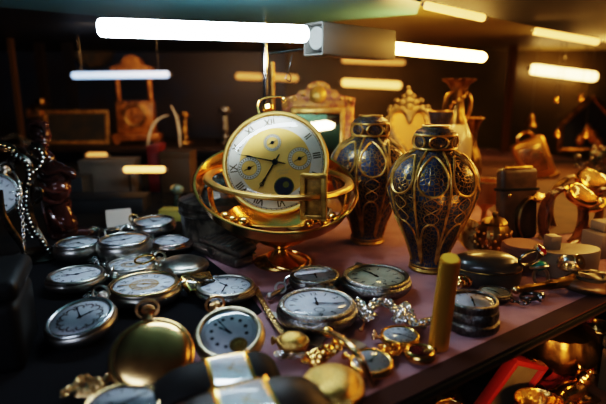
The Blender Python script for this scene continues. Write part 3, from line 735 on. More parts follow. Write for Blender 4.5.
# the gold bangle arching over the chain
t = thing('gold_bangle', 'open gold bangle arching over the gold chain and small watch', 'bangle', G(345, 362, 0))
O = t.location
P = smooth_path([G(306, 331, .004), G(318, 331, .010), G(330, 333, .017), G(342, 339, .021), G(353, 349, .022), G(362, 362, .019), G(368, 374, .011), G(372, 385, .003)], .0015)
bm = bm_new(); tube(bm, [p-O for p in P], .0018, 10); part('hoop', bm, m_goldp, t)
for p in (P[0], P[len(P)//3]):
    bm = bm_new(); ball(bm, p-O, .0030); part('knob', bm, m_gold, t)

# upright gold stick
c0 = G(438, 349, 0); hk = (349-259)*pxm(c0)/cos(R(18)); w = 11.8*pxm(c0)
t = thing('gold_stick', 'upright polished gold stick with slanted top standing near the shelf edge', 'stick', c0, (0, R(4.5), R(20)))
bm = bm_new(); vs = []
prof = [(w*cos(a)*(1.0 if abs(cos(a)) < .9 else .95), w*.72*sin(a)) for a in [2*pi*i/8+pi/8 for i in range(8)]]
prism(bm, prof, hk)
for v in bm.verts:
    if v.co.z > hk*.5: v.co.z += (v.co.x*.10 + v.co.y*.42)
bmesh.ops.bevel(bm, geom=bm.edges[:], offset=w*.08, segments=2, affect='EDGES')
part('shaft', bm, mat('yellow gold stick', (.78, .40, .05), .8, .33), t)
m_gleam = mat('gold facet with gleam', (1.0, .70, .10), 0, .3)  # reflected gleam painted as a bright base colour
bm = bm_new(); prism(bm, [(x*.86, y*.84) for x, y in prof], .0003)
for v in bm.verts: v.co.z += hk + (v.co.x*.10 + v.co.y*.42)
part('top_facet', bm, m_gleam, t, smooth=False, label='slanted top with painted gleam')

# ------------------------------------------------------------------ leather wristwatches in front
def wrist(px, py, ang, label, wpx, strap, tilt=0., z=.006, strapw=1.0, l1=1.0, l2=1.0):
    c = G(px, py, z); s = pxm(c)*wpx                       # s: length of the case along the strap
    t = thing('wristwatch', label, 'watch', c, M.Rotation(R(ang), 4, 'Z') @ M.Rotation(R(tilt), 4, 'X'), (s, s, s), 'leather strap wristwatches')
    bm = bm_new(); box(bm, 1.0, 1.02, .20, bev=.06, seg=3); part('case', bm, m_gold, t)
    bm = bm_new(); box(bm, .84, .86, .03, c=(0, 0, .10), bev=.01); d = part('dial', bm, m_white, t)
    bm = bm_new()
    for i in range(12):
        a = 2*pi*i/12; box(bm, .07, .012, .004, M.Translation((0, 0, .118)) @ M.Rotation(a, 4, 'Z'), (.32, 0, 0))
    part('numerals', bm, m_goldink, d)
    bm = bm_new(); hand(bm, 40, .22, .022, .122); hand(bm, 130, .32, .016, .128); part('hands', bm, m_goldink, t)
    bm = bm_new(); box(bm, .86, .88, .03, c=(0, 0, .15), bev=.012); part('crystal', bm, m_cryst2, t)
    for sx, nm in ((-1, 'strap'), (1, 'strap')):
        bm = bm_new(); l = l1 if sx < 0 else l2
        n = 14; rows = []
        for i in range(n+1):
            u = i/n; x = sx*(.52 + 1.25*l*sin(u*1.2)); zz = .02 - .45*(1-cos(u*1.5)) ; wv = .47*strapw*(1-.12*u); th = .10 + .05*sin(pi*min(1, u*1.3))
            rows.append([bm.verts.new((x, y*wv, zz + th*h)) for y, h in ((-1, -.6), (-1.0, .4), (-.8, .9), (0, 1.05), (.8, .9), (1.0, .4), (1, -.6))])
        for i in range(n):
            for j in range(7): bm.faces.new((rows[i][j], rows[i][(j+1) % 7], rows[i+1][(j+1) % 7], rows[i+1][j]))
        bm.faces.new(rows[0]); bm.faces.new(rows[-1][::-1])
        part(nm, bm, strap, t)
        bm = bm_new(); tube(bm, [(sx*.53, -.52, .06), (sx*.53, .52, .06)], .045, 8); part('lug_bar', bm, m_gold, t)
    bm = bm_new(); cyl(bm, .06, .06, .50, .60, 14, M.Rotation(pi/2, 4, 'X')); part('crown', bm, m_gold, t)
    return t
wrist(230, 372, 21, 'dark leather wristwatch with square white dial and gold bars', 42, m_leath, tilt=16, z=.016, l1=1.05, l2=.62)
wrist(246, 405, 24, 'second leather wristwatch overlapping the first at the bottom edge', 56, m_leathd, tilt=8, z=.019, l1=.8, l2=.95)

# square gold travel watch tipped on its edge
c0 = G(199, 283, .010); s = 22*pxm(c0)
t = thing('square_watch', 'small square gold cased watch tipped on edge between round watches', 'watch', c0, M.Rotation(R(40), 4, 'Z') @ M.Rotation(R(28), 4, 'X') @ M.Rotation(R(6), 4, 'Y'), (s, s, s))
bm = bm_new(); box(bm, 1.5, 1.0, .34, bev=.06); part('case', bm, m_gold, t)
bm = bm_new(); box(bm, 1.3, .82, .04, c=(0, 0, .17), bev=.01); part('dial', bm, m_goldp, t)
bm = bm_new(); box(bm, 1.35, .87, .03, c=(0, 0, .215), bev=.01); part('crystal', bm, m_cryst, t)
bm = bm_new(); hand(bm, 300, .3, .03, .195); hand(bm, 80, .4, .025, .2); part('hands', bm, m_blued, t)
for sx in (-1, 1):
    bm = bm_new(); torus(bm, .22, .05, 20, 6, M.Translation((sx*.85, 0, 0)) @ M.Rotation(R(70), 4, 'X')); part('lug', bm, m_steel, t)

# hinged silver vesta case, two leaves
c0 = G(222, 257, 0)
t = thing('hinged_case', 'tarnished silver hinged case half open beside the closed hunter watch', 'case', c0, (0, 0, R(-47)))
m_case = mat('dark worn silver', (.26, .20, .165), .65, .28, c2=(.16, .12, .10), ns=140, bump=.1, bs=300)
bm = bm_new(); box(bm, .070, .020, .008, c=(0, 0, .004), bev=.003, seg=3); part('tray', bm, m_case, t)
bm = bm_new(); box(bm, .070, .020, .006, M.Translation((0, .004, .0125)) @ M.Rotation(R(14), 4, 'X'), bev=.0028, seg=3); lid = part('lid', bm, m_case, t)
bm = bm_new()
for i in range(9): box(bm, .004, .016, .0008, M.Translation((0, .004, .0125)) @ M.Rotation(R(14), 4, 'X'), (-.028+i*.007, 0, .0032), .0003)
part('engraved_ribs', bm, m_gun, lid)
bm = bm_new(); tube(bm, [(-.034, .0105, .0085), (.034, .0105, .0085)], .0018, 10); part('hinge', bm, m_silver, t)
bm = bm_new(); box(bm, .006, .003, .006, c=(0, -.0105, .008), bev=.001); part('clasp', bm, m_silver, t)

# embossed round box with domed lid
c0 = G(222, 240, 0); s = pxm(c0); rr = 40*s
t = thing('round_box', 'embossed dark pewter round box with domed lid behind the clock stand', 'box', c0, scale=(1, 1, 1.36))
bm = bm_new(); lathe(bm, [(0, 0), (rr*.97, 0), (rr, .002), (rr*.97, .004), (rr*.97, .022), (rr*1.02, .023), (rr*1.02, .026), (rr*.9, .027), (0, .027)], 64); part('body', bm, m_boxmet, t)
bm = bm_new(); lathe(bm, [(0, .0265), (rr*1.03, .0265), (rr*1.05, .029), (rr*1.0, .032), (rr*.70, .034), (rr*.62, .036), (rr*.56, .042), (rr*.40, .047), (rr*.2, .0495), (0, .050)], 64, None, lobes=20, lobe_amt=.04); lid = part('lid', bm, m_boxmet, t)
bm = bm_new()
for i in range(12):
    a = 2*pi*i/12; ball(bm, (rr*.52*cos(a), rr*.52*sin(a), .0425), .0035, (1.2, 1.2, .6)); 
for i in range(7):
    a = 2*pi*i/7; ball(bm, (rr*.26*cos(a), rr*.26*sin(a), .048), .0032, (1.2, 1.2, .6))
part('relief', bm, m_boxmet, lid)

# ------------------------------------------------------------------ filigree vases
def filigree_vase(px, py, hpx, wpx, rz, label, lid=True):
    c = G(px, py, 0); s = pxm(c); h = hpx*s*1.02; r = wpx/2*s
    t = thing('filigree_vase', label, 'vase', c, (0, 0, R(rz)), group='lidded filigree vases')
    # (radius/r, height/h)
    P = [(0, .02), (.40, .02), (.42, .05), (.40, .08), (.46, .14), (.60, .24), (.76, .35), (.89, .45), (.97, .53), (1.0, .59), (.99, .65), (.94, .70), (.82, .755), (.66, .795), (.49, .822), (.42, .838), (.42, .86)]
    def rad(z):
        for (r0, z0), (r1, z1) in zip(P, P[1:]):
            if z0 <= z <= z1 and z1 > z0: return r0 + (r1-r0)*(z-z0)/(z1-z0)
        return .4
    dense = []
    for (r0, z0), (r1, z1) in zip(P, P[1:]):
        for j in range(4): dense.append(((r0+(r1-r0)*j/4)*r, (z0+(z1-z0)*j/4)*h))
    dense.append((P[-1][0]*r, P[-1][1]*h)); dense.append((0, P[-1][1]*h))
    bm = bm_new()
    lathe(bm, dense, 96, uv=True, lobes=8, lobe_amt=.055, lobe_fn=lambda z: max(0, min(1, (z/h-.08)/.15))*max(0, min(1, (.84-z/h)/.1)))
    part('body', bm, m_vase, t, angle=70)
    bm = bm_new(); lathe(bm, [(0, 0), (.42*r, 0), (.45*r, .012*h), (.43*r, .022*h), (.40*r, .032*h), (.43*r, .042*h), (.41*r, .055*h), (0, .055*h)], 64); part('foot', bm, m_gilt, t)
    g = r*.030
    def on(a, z, lift=1.0):
        lob = .055*max(0, min(1, (z-.08)/.15))*max(0, min(1, (.84-z)/.1))
        rr = rad(z)*r*(1 - lob*(1-abs(sin(a*4))))*lift + g*.25
        return (rr*cos(a), rr*sin(a), z*h)
    for k_ in range(8):
        a0 = 2*pi*k_/8
        bm = bm_new(); tube(bm, [on(a0, .07+.765*i/30) for i in range(31)], g, 6); part('gold_rib', bm, m_gilt, t)
        am = a0 + pi/8; hwid = pi/8*.86
        # upper medallion: pointed drop under the shoulder
        bm = bm_new(); pts = []
        for i in range(28):
            u = 2*pi*i/28; pts.append(on(am + hwid*.98*sin(u)*(1-.12*cos(u)), .695 + (.115 if cos(u) > 0 else .125)*cos(u)))
        tube(bm, pts, g*.9, 6, True); part('gold_medallion', bm, m_gilt, t)
        bm = bm_new(); pts = []
        for i in range(17):
            u = pi*i/16; pts.append(on(am - hwid*cos(u)*1.0, .09 + .29*(sin(u)**.7)))
        tube(bm, pts, g*.8, 6); part('gold_arch', bm, m_gilt, t)
        bm = bm_new(); pts = []
        for i in range(13):
            u = i/12; pts.append(on(am + hwid*.55*sin(u*2*pi), .37 + .19*u))
        tube(bm, pts, g*.38, 5)
        pts = [on(am - hwid*.55*sin(i/12*2*pi), .37 + .19*i/12) for i in range(13)]; tube(bm, pts, g*.38, 5)
        part('gold_scroll', bm, m_gilt, t)
    z0 = .845*h
    bm = bm_new(); lathe(bm, [(0, z0), (.42*r, z0), (.44*r, z0+.008*h), (.44*r, z0+.085*h), (.42*r, z0+.115*h), (.31*r, z0+.135*h), (.28*r, z0+.150*h), (0, z0+.155*h)], 64, uv=True); ld = part('lid', bm, m_vase, t)
    bm = bm_new()
    for zz in (.004, .092): torus(bm, .443*r, g*.9, 56, 6, M.Translation((0, 0, z0+zz*h)))
    torus(bm, .28*r, g*.8, 40, 6, M.Translation((0, 0, z0+.148*h)))
    part('lid_band', bm, m_gilt, ld)
    bm = bm_new()
    for k_ in range(6):
        a = 2*pi*k_/6 + .3; mt = M.Translation((.44*r*cos(a), .44*r*sin(a), z0+.048*h)) @ M.Rotation(a, 4, 'Z') @ M.Rotation(pi/2, 4, 'Y')
        torus(bm, .15*r, g*.6, 24, 5, mt, .9, 1.3)
    part('lid_medallion', bm, m_gilt, ld)
    return t
filigree_vase(428, 268, 139, 87, 8, 'navy and gold filigree vase with lid standing closest to the shelf edge')
filigree_vase(367, 241, 122, 77, 20, 'navy and gold filigree vase with lid standing beside the brass clock stand')

# trumpet necked dark vase behind
def base_at(px, ybase, d=None): return G(px, ybase, 0)
c0 = G(434, 225, 0); s = pxm(c0); hh = (225-113)*s
t = thing('trumpet_vase', 'dark filigree vase with flared trumpet mouth behind the lidded vase', 'vase', c0)
r = 12*s
bm = bm_new(); lathe(bm, [(0, 0), (.8*r, 0), (.75*r, .03*hh), (.5*r, .06*hh), (.9*r, .2*hh), (1.2*r, .35*hh), (1.1*r, .45*hh), (.6*r, .56*hh), (.42*r, .64*hh), (.46*r, .75*hh), (.66*r, .88*hh), (.98*r, 1.0*hh), (.9*r, 1.0*hh), (.6*r, .9*hh), (.35*r, .72*hh), (0, .7*hh)], 48, uv=True); part('body', bm, m_vasek, t)
bm = bm_new(); torus(bm, .97*r, r*.05, 48, 6, M.Translation((0, 0, hh))); torus(bm, .45*r, r*.05, 40, 6, M.Translation((0, 0, .64*hh))); part('gold_band', bm, m_gilt, t)

# tall ivory vase with gilt ruffled neck and handles
c0 = G(451, 206, 0); s = pxm(c0); hh = (206-81)*s
t = thing('ivory_vase', 'tall ivory porcelain vase with gilt ruffled neck and scroll handles', 'vase', c0, (0, 0, .4))
bm = bm_new(); lathe(bm, [(0, 0), (9*s, 0), (9*s, 3*s), (7*s, 6*s), (10*s, 20*s), (15*s, 42*s), (16.5*s, 58*s), (15*s, 70*s), (11*s, 79*s), (8*s, 83*s), (0, 83*s)], 48); part('body', bm, m_ivory, t)
bm = bm_new(); lathe(bm, [(0, 80*s), (9.5*s, 80*s), (9*s, 84*s), (6.5*s, 90*s), (5.5*s, 102*s), (6.5*s, 112*s), (9*s, 117*s), (0, 117*s)], 40); nk = part('neck', bm, m_brassd, t, label='gilt neck')
bm = bm_new()
prof = [(0, 114*s), (8*s, 114*s), (11*s, 119*s), (16*s, 122*s), (16.5*s, 124*s), (12*s, 124*s), (0, 119*s)]
lathe(bm, prof, 64, None, lobes=7, lobe_amt=.28, lobe_fn=lambda z: 1 if z > 118*s else 0); part('ruffled_rim', bm, m_brassd, nk)
for sx in (-1, 1):
    bm = bm_new(); tube(bm, smooth_path([(sx*6*s, 0, 112*s), (sx*13*s, 0, 108*s), (sx*15.5*s, 0, 98*s), (sx*13*s, 0, 88*s), (sx*9*s, 0, 82*s)], s), 1.9*s, 8); part('handle', bm, m_brassd, t)
bm = bm_new()
for i in range(9):
    a = i*.7; ball(bm, ((6.4+.4*(i % 2))*s*cos(a), 6.6*s*sin(a), (86+3*i)*s), 1.8*s)
part('grape_relief', bm, m_gilt, nk)
# small dark vase beside it
c0 = G(468, 202, 0); s = pxm(c0)
t = thing('bud_vase', 'small dark bronze bud vase with wide lip beside the ivory vase', 'vase', c0)
bm = bm_new(); lathe(bm, [(0, 0), (7*s, 0), (6*s, 4*s), (9*s, 18*s), (11*s, 34*s), (8*s, 48*s), (4*s, 58*s), (3.5*s, 70*s), (6*s, 78*s), (9*s, 83*s), (8*s, 83*s), (3*s, 74*s), (0, 72*s)], 40); part('body', bm, m_brassd, t)
bm = bm_new(); torus(bm, 8.6*s, .8*s, 36, 6, M.Translation((0, 0, 83*s))); part('lip', bm, m_gilt, t)
# amber goblet by the vase
c0 = G(483, 226, 0); s = pxm(c0)
t = thing('amber_goblet', 'amber glass goblet standing between the filigree vase and leather case', 'goblet', c0)
bm = bm_new(); lathe(bm, [(0, 0), (12*s, 0), (11*s, 2*s), (3*s, 4*s), (2.6*s, 16*s), (5*s, 19*s), (14*s, 25*s), (17*s, 36*s), (16*s, 46*s), (15*s, 46*s), (15.6*s, 36*s), (12*s, 27*s), (0, 22*s)], 48); part('bowl', bm, m_amberg, t)
bm = bm_new(); torus(bm, 15.6*s, .9*s, 40, 6, M.Translation((0, 0, 46*s))); part('gilt_rim', bm, m_gilt, t)

# ------------------------------------------------------------------ gilt mirror
dm = .60
c0 = D(316, 150, dm); s = dm/F
t = thing('gilt_mirror', 'rectangular mosaic gilt mirror with crested top behind the round clock', 'mirror', (c0.x, c0.y, 0), (R(-12.5), 0, R(-6)))
zz = c0.z
bm = bm_new()
W2, H2 = 37*s, 58*s; zt = zz + (150-97)*s      # half width, half height; top of the border
def vert(poly, th, y=0.): 
    return M.Translation((0, y, 0)) @ M.Rotation(pi/2, 4, 'X')
zb = .0
for x in (-1, 1): box(bm, 9*s, .008, zt-zb, c=(x*(W2-4.5*s), 0, (zt+zb)/2), bev=.0015)
box(bm, 2*W2, .008, 10*s, c=(0, 0, zt-5*s), bev=.0015); box(bm, 2*W2, .008, 14*s, c=(0, 0, zb+7*s), bev=.0015)
part('frame', bm, m_giltfr, t, label='mosaic outer frame')
bm = bm_new()
crest = [(-37, -6), (-38, 1), (-30, 2), (-22, 4), (-19, 8), (-13, 9), (-11, 14), (-6, 17), (0, 18), (6, 17), (11, 14), (13, 9), (19, 8), (22, 4), (30, 2), (38, 1), (37, -6)]
prism(bm, [(x*s, y*s) for x, y in crest], .008, M.Translation((0, .004, zt-1*s)) @ M.Rotation(pi/2, 4, 'X'))
cr = part('crest', bm, m_giltfr, t, smooth=False)
bm = bm_new(); lathe(bm, [(0, .004), (6*s, .0035), (8*s, .0015), (8.6*s, 0), (0, 0)], 32, M.Translation((0, -.004, zt+3*s)) @ M.Rotation(pi/2, 4, 'X')); part('gold_medallion', bm, m_goldd, cr)
bm = bm_new()
for (x, y, q) in [(-15, 3, 2.4), (15, 3, 2.4), (-24, -1, 2), (24, -1, 2), (-9, 11, 1.8), (9, 11, 1.8), (0, 15, 2), (-32, -2, 1.8), (32, -2, 1.8)]: ball(bm, (x*s, -.004, zt+y*s), q*s, (1, .6, 1))
part('relief', bm, m_gilt, cr)
bm = bm_new()
i0 = W2-9*s
for x in (-1, 1): box(bm, 5*s, .010, zt-10*s-14*s, c=(x*(i0-2.5*s), -.001, (zt+4*s)/2), bev=.0012)
box(bm, 2*i0, .010, 6*s, c=(0, -.001, zt-13*s), bev=.0012); box(bm, 2*i0, .010, 6*s, c=(0, -.001, 17*s), bev=.0012)
part('gilt_border', bm, m_gilt, t)
bm = bm_new(); box(bm, 2*i0-6*s, .002, zt-30*s, c=(0, .001, (zt)/2+0*s)); part('mirror_glass', bm, m_mirror, t, smooth=False)

# heart mirror
dm = .62; c0 = D(416, 122, dm); s = dm/F
t = thing('heart_mirror', 'heart shaped mirror in ornate enamelled frame between the two filigree vases', 'mirror', (c0.x, c0.y-.012, 0), (R(-20), 0, R(3)))
zc = c0.z
def heart(k_, n=48):
    out = []
    for i in range(n):
        u = 2*pi*i/n; x = 16*sin(u)**3; y = 13*cos(u)-5*cos(2*u)-2*cos(3*u)-cos(4*u)
        out.append((x*k_*1.0, 0, zc + (y*1.45 - 4)*k_))
    return out
bm = bm_new(); tube(bm, heart(1.36*s), 3.0*s, 8, True); part('frame', bm, m_heart, t)
bm = bm_new(); tube(bm, heart(1.18*s), 1.6*s, 8, True); part('gilt_rim', bm, m_gilt, t)
bm = bm_new(); bm.faces.new([bm.verts.new(V(p)+V((0, .001, 0))) for p in heart(1.18*s)]); part('mirror_glass', bm, m_mirrd, t, smooth=False)
bm = bm_new()
for i, p in enumerate(heart(1.56*s, 26)): ball(bm, p, (3.4 if i % 2 else 2.5)*s, (1, .5, 1))
part('petal_relief', bm, m_heart, t)
bm = bm_new()
for (x, y, q) in [(0, 27, 5), (-7, 25, 4), (7, 25, 4), (0, 35, 4), (-13, 27, 3), (13, 27, 3), (0, 20, 5), (0, 14, 4), (0, 41, 2.6), (-5, 32, 2.5), (5, 32, 2.5), (-20, 20, 2.6), (20, 20, 2.6)]: ball(bm, (x*s, 0, zc+y*s), q*s, (1, .7, 1))
part('crest', bm, m_heart, t)
bm = bm_new(); tube(bm, [(0, 0, zc-25*s), (0, 0, .006)], 3*s, 10); lathe(bm, [(0, 0), (16*s, 0), (15*s, .003), (5*s, .008), (0, .008)], 32); part('stand', bm, m_heart, t)

# ------------------------------------------------------------------ objects on the amber side of the shelf
# leather case standing upright
c0 = G(516, 238, 0); s = pxm(c0); hh = 70*s
t = thing('leather_case', 'brown leather spectacle case standing upright behind the bracelet watches', 'case', c0, (R(-8), 0, R(10)))
bm = bm_new(); box(bm, 40*s, 14*s, hh, c=(0, 0, hh/2), bev=5*s, seg=4); part('body', bm, m_leathb, t)
bm = bm_new(); box(bm, 41*s, 15*s, 3*s, c=(0, 0, hh*.70), bev=1*s); torus(bm, 0, 0, 3, 3) if False else None; part('seam', bm, m_leath, t)
bm = bm_new(); tube(bm, [(-15*s, -2*s, hh+.3*s), (15*s, -2*s, hh+.3*s)], 1.6*s, 8); part('metal_edge', bm, m_brassd, t)
bm = bm_new(); ball(bm, (-12*s, -7.4*s, hh*.62), 2*s, (1, .5, 1)); part('press_stud', bm, m_gold, t)
# pierced brass lantern lying
c0 = G(492, 250, 0); s = pxm(c0)
t = thing('brass_lantern', 'small pierced dark brass lantern jar behind the polished stone box', 'lantern', c0, (0, 0, .2))
bm = bm_new(); lathe(bm, [(0, 0), (13*s, 0), (15*s, 3*s), (17*s, 12*s), (16*s, 22*s), (12*s, 27*s), (13*s, 29*s), (9*s, 33*s), (0, 35*s)], 48, None, lobes=16, lobe_amt=.06); part('body', bm, m_brassd, t)
bm = bm_new()
for j in range(3):
    for i in range(14):
        a = 2*pi*(i+.5*j)/14; rr = (16.4, 17.2, 16.4)[j]*s; ball(bm, (rr*cos(a), rr*sin(a), (7+6.5*j)*s), 1.6*s, (1, 1, 1), 8, 6)
part('studs', bm, m_brassm, t)
bm = bm_new(); ball(bm, (0, 0, 37*s), 3*s); part('finial', bm, m_brassd, t)
bm = bm_new(); ball(bm, (-12*s, -11*s, 9*s), 2.6*s); part('glass_stud', bm, m_amberg, t)
# round porcelain lidded dish behind vase
c0 = G(468, 248, 0); s = pxm(c0)
t = thing('porcelain_dish', 'pale patterned porcelain dish propped behind the front filigree vase', 'dish', c0 + V((0, 0, 13*s)), (R(62), 0, R(24)))
m_porc = mat('patterned porcelain', (.45, .36, .20), 0, .3, c2=(.20, .11, .05), ns=140, cut=(.5, .56), coat=.4)
bm = bm_new(); lathe(bm, [(0, -1*s), (9*s, -.5*s), (16*s, 3*s), (16.4*s, 3.6*s), (15*s, 3.6*s), (9*s, .8*s), (0, .4*s)], 48); part('plate', bm, m_porc, t)
bm = bm_new(); torus(bm, 16*s, .7*s, 48, 6, M.Translation((0, 0, 3.4*s))); part('gilt_rim', bm, m_gilt, t)
# polished dark stone box
c0 = G(486, 282, 0); s = pxm(c0)
t = thing('stone_box', 'polished dark stone oval box with domed lid behind the gold stick', 'box', c0, (0, 0, R(-8)))
bm = bm_new(); vs = lathe(bm, [(0, 0), (29*s, 0), (32*s, 3*s), (32.5*s, 14*s), (32*s, 16*s), (0, 16*s)], 56)
for v in vs: v.co.y *= .72
part('body', bm, m_darkst, t)
bm = bm_new(); vs = lathe(bm, [(0, 16.5*s), (32.5*s, 16.5*s), (33*s, 19*s), (30*s, 25*s), (22*s, 29*s), (10*s, 30.5*s), (0, 31*s)], 56)
for v in vs: v.co.y *= .72
part('lid', bm, m_darkst, t)
bm = bm_new(); torus(bm, 32.4*s, .8*s, 56, 6, M.Translation((0, 0, 16.3*s)) @ M.Diagonal((1, .72, 1, 1))); part('seam_band', bm, m_brassd, t)
# gold knot brooch in front
c0 = G(464, 287, .0); s = pxm(c0)
t = thing('gold_brooch', 'small gold knotted brooch between the gold stick and stone box', 'brooch', c0)
bm = bm_new()
for i in range(4): torus(bm, 5*s, 1.7*s, 24, 8, M.Translation(((i-1.5)*3.2*s, 0, 6*s)) @ M.Rotation(R(25*i), 4, 'Z') @ M.Rotation(R(78), 4, 'Y'))
part('knot', bm, m_gold, t)
bm = bm_new(); tube(bm, [(-9*s, 0, 1*s), (9*s, 2*s, 1*s)], .7*s, 6); part('pin', bm, m_gold, t)

# pink cloth ring block and white plaster display drums
c0 = G(521, 266, 0); s = pxm(c0)
t = thing('ring_block', 'round pinkish cloth display block beneath the black ring', 'display block', c0)
bm = bm_new(); lathe(bm, [(0, 0), (20*s, 0), (20*s, 22*s), (18.5*s, 24*s), (0, 24*s)], 48); part('block', bm, m_pinkc, t)
bm = bm_new(); torus(bm, 20*s, .6*s, 48, 6, M.Translation((0, 0, 21*s))); part('seam', bm, m_pinkc, t)
c0 = G(566, 272, 0); s = pxm(c0)
t = thing('display_drum', 'white plaster display drum carrying the tortoiseshell bracelet watch', 'display block', c0, (0, 0, R(10)))
bm = bm_new(); vs = lathe(bm, [(0, 0), (32*s, 0), (33*s, 1*s), (33*s, 23*s), (32*s, 24.5*s), (0, 24.5*s)], 64)
for v in vs: v.co.y *= .55
part('drum', bm, m_stone, t)
bm = bm_new(); box(bm, 12*s, 12*s, 14*s, c=(-16*s, 4*s, 31*s), bev=1.2*s); part('riser', bm, m_stone, t)
c1 = G(604, 254, 0); s1 = pxm(c1)
t = thing('display_block', 'second white display block half out of view beside the white drum', 'display block', c1, (0, 0, R(14)))
bm = bm_new(); box(bm, 44*s1, 26*s1, 24*s1, c=(4*s1, 0, 12*s1), bev=1.5*s1); part('block', bm, m_stone, t)
bm = bm_new(); box(bm, 20*s1, 18*s1, 10*s1, c=(0*s1, 3*s1, 29*s1), bev=1.5*s1); part('riser', bm, m_stone, t)
# bracelet watches standing on the blocks
def cuff(px, py, d, w, h, rz, label, m, head=None, hs=1.0, bandw=.012, hrot=0):
    c = D(px, py, d); s = d/F
    t = thing('bracelet_watch', label, 'watch', c, (R(-6), 0, R(rz)), group='bracelet watches')
    a, b = w/2*s, h/2*s
    bm = bm_new(); n = 60; rows = []
    th = 1.6*s
    for i in range(n):
        u = 2*pi*i/n; row = []
        for (y, rr) in ((-1, 0), (-.8, th), (.8, th), (1, 0), (.8, -th*.5), (-.8, -th*.5)):
            row.append(bm.verts.new(((a+rr)*cos(u), y*bandw/2, (b+rr)*sin(u))))
        rows.append(row)
    for i in range(n):
        A, B = rows[i], rows[(i+1) % n]
        for j in range(6): bm.faces.new((A[j], A[(j+1) % 6], B[(j+1) % 6], B[j]))
    part('band', bm, m, t)
    if head is not None:
        u = R(head); hx, hz = a*cos(u), b*sin(u)
        mt = M.Translation((hx, -bandw*.35, hz)) @ M.Rotation(R(hrot), 4, 'Y') @ M.Rotation(R(52), 4, 'X') 
        q = hs*12*s
        bm = bm_new(); vs = lathe(bm, [(0, -.35*q), (.9*q, -.3*q), (1.05*q, 0), (1.0*q, .2*q), (.85*q, .28*q), (0, .28*q)], 40)
        for v in vs: v.co = mt @ V((v.co.x*1.15, v.co.y*.8, v.co.z))
        hd = part('watch_head', bm, m_gold, t)
        bm = bm_new(); vs = []
        disc(bm, .82*q, .30*q)
        for v in bm.verts: v.co = mt @ V((v.co.x*1.15, v.co.y*.8, v.co.z))
        part('dial', bm, m_goldp, hd)
        bm = bm_new(); vs = lathe(bm, [(.85*q, .30*q), (.5*q, .42*q), (0, .46*q)], 30)
        for v in vs: v.co = mt @ V((v.co.x*1.15, v.co.y*.8, v.co.z))
        part('crystal', bm, m_cryst, hd)
        bm = bm_new(); ball(bm, mt @ V((1.35*q, 0, 0)), .16*q); part('crown', bm, m_gold, hd)
    return t
cuff(532, 220, .50, 34, 46, 12, 'slim gold bracelet watch loop standing on the pink block', m_brassd, 75, .55, .010)
cuff(563, 218, .485, 44, 58, 8, 'tortoiseshell bracelet watch with oval gold head standing on the white drum', m_tort, 52, 1.25, .016, 20)
cuff(575, 208, .555, 52, 62, 4, 'dark gold bracelet watch standing behind the tortoiseshell one', m_brassd, 62, 1.2, .014, 10)
cuff(607, 217, .50, 42, 56, -6, 'brown strap bracelet watch cut by the frame edge', m_tort, 150, 1.0, .016, -10)

# rings
def finger_ring(px, py, z, rpx, label, m, rot, stone=None, ss=1., band=.22, bezel=None):
    c = G(px, py, z); s = pxm(c); r = rpx*s
    t = thing('finger_ring', label, 'ring', c, rot)
    bm = bm_new(); torus(bm, r, r*band, 40, 8, M.Rotation(pi/2, 4, 'X'), flat=1.4); part('band', bm, m, t)
    bm = bm_new(); lathe(bm, [(0, 0), (r*.62*ss, 0), (r*.72*ss, r*.15), (r*.66*ss, r*.32), (0, r*.32)], 24, M.Translation((0, 0, r*.95))); bz = part('bezel', bm, bezel or m, t)
    if stone:
        bm = bm_new(); ball(bm, (0, 0, r*1.25), r*.62*ss, (1, 1, .6)); part('stone', bm, stone, bz)
    return t
finger_ring(530, 258, .024, 11, 'black banded ring with red stone leaning on the pink block', m_gun, (R(35), R(28), R(30)), m_garnet, .9, .12)
finger_ring(541, 277, .005, 9, 'ring with large round turquoise stone', m_silver, (R(-20), 0, R(20)), m_turq, 1.5, .16)
finger_ring(570, 264, .020, 9, 'shiny silver signet ring with gold engraved face beside the white drum', m_steel, (R(55), R(35), R(10)), None, 1.2, .36, m_goldp)
finger_ring(530, 296, .003, 9, 'dark ring with pale stones lying flat at the shelf edge', m_gun, (R(80), 0, R(50)), m_steel, .8, .16)
# bronze seal handle lying
a, b = G(516, 290, .006), G(574, 281, .008)
t = thing('seal_handle', 'bronze tapered seal handle lying before the white drum', 'seal', a); q = b-a
bm = bm_new(); tube(bm, [q*(i/14) for i in range(15)], .0042, 14, False, lambda u: .55+.3*u+.75*max(0, u-.6)+(.12 if .18 < u < .26 or .5 < u < .58 else 0)); part('shaft', bm, m_brassd, t)
bm = bm_new(); ball(bm, q*1.0, .0055, (1, 1, 1)); part('knob', bm, m_brassd, t)
bm = bm_new(); ball(bm, q*.0, .0030); part('tip', bm, m_goldp, t)
# cloth pouch at the edge
c0 = G(594, 291, 0)
t = thing('leather_pouch', 'crumpled brown leather pouch at the shelf edge beside the seal handle', 'pouch', c0)
bm = bm_new(); ball(bm, (0, 0, .006), .02, (1.2, .7, .42), 24, 14)
for v in bm.verts: v.co += v.co.normalized()*.0012*sin(v.co.x*420+v.co.y*300)
part('body', bm, m_leathb, t)
bm = bm_new(); torus(bm, .009, .0016, 24, 8, M.Translation((-.006, -.004, .0125))); part('tie', bm, m_leath, t)

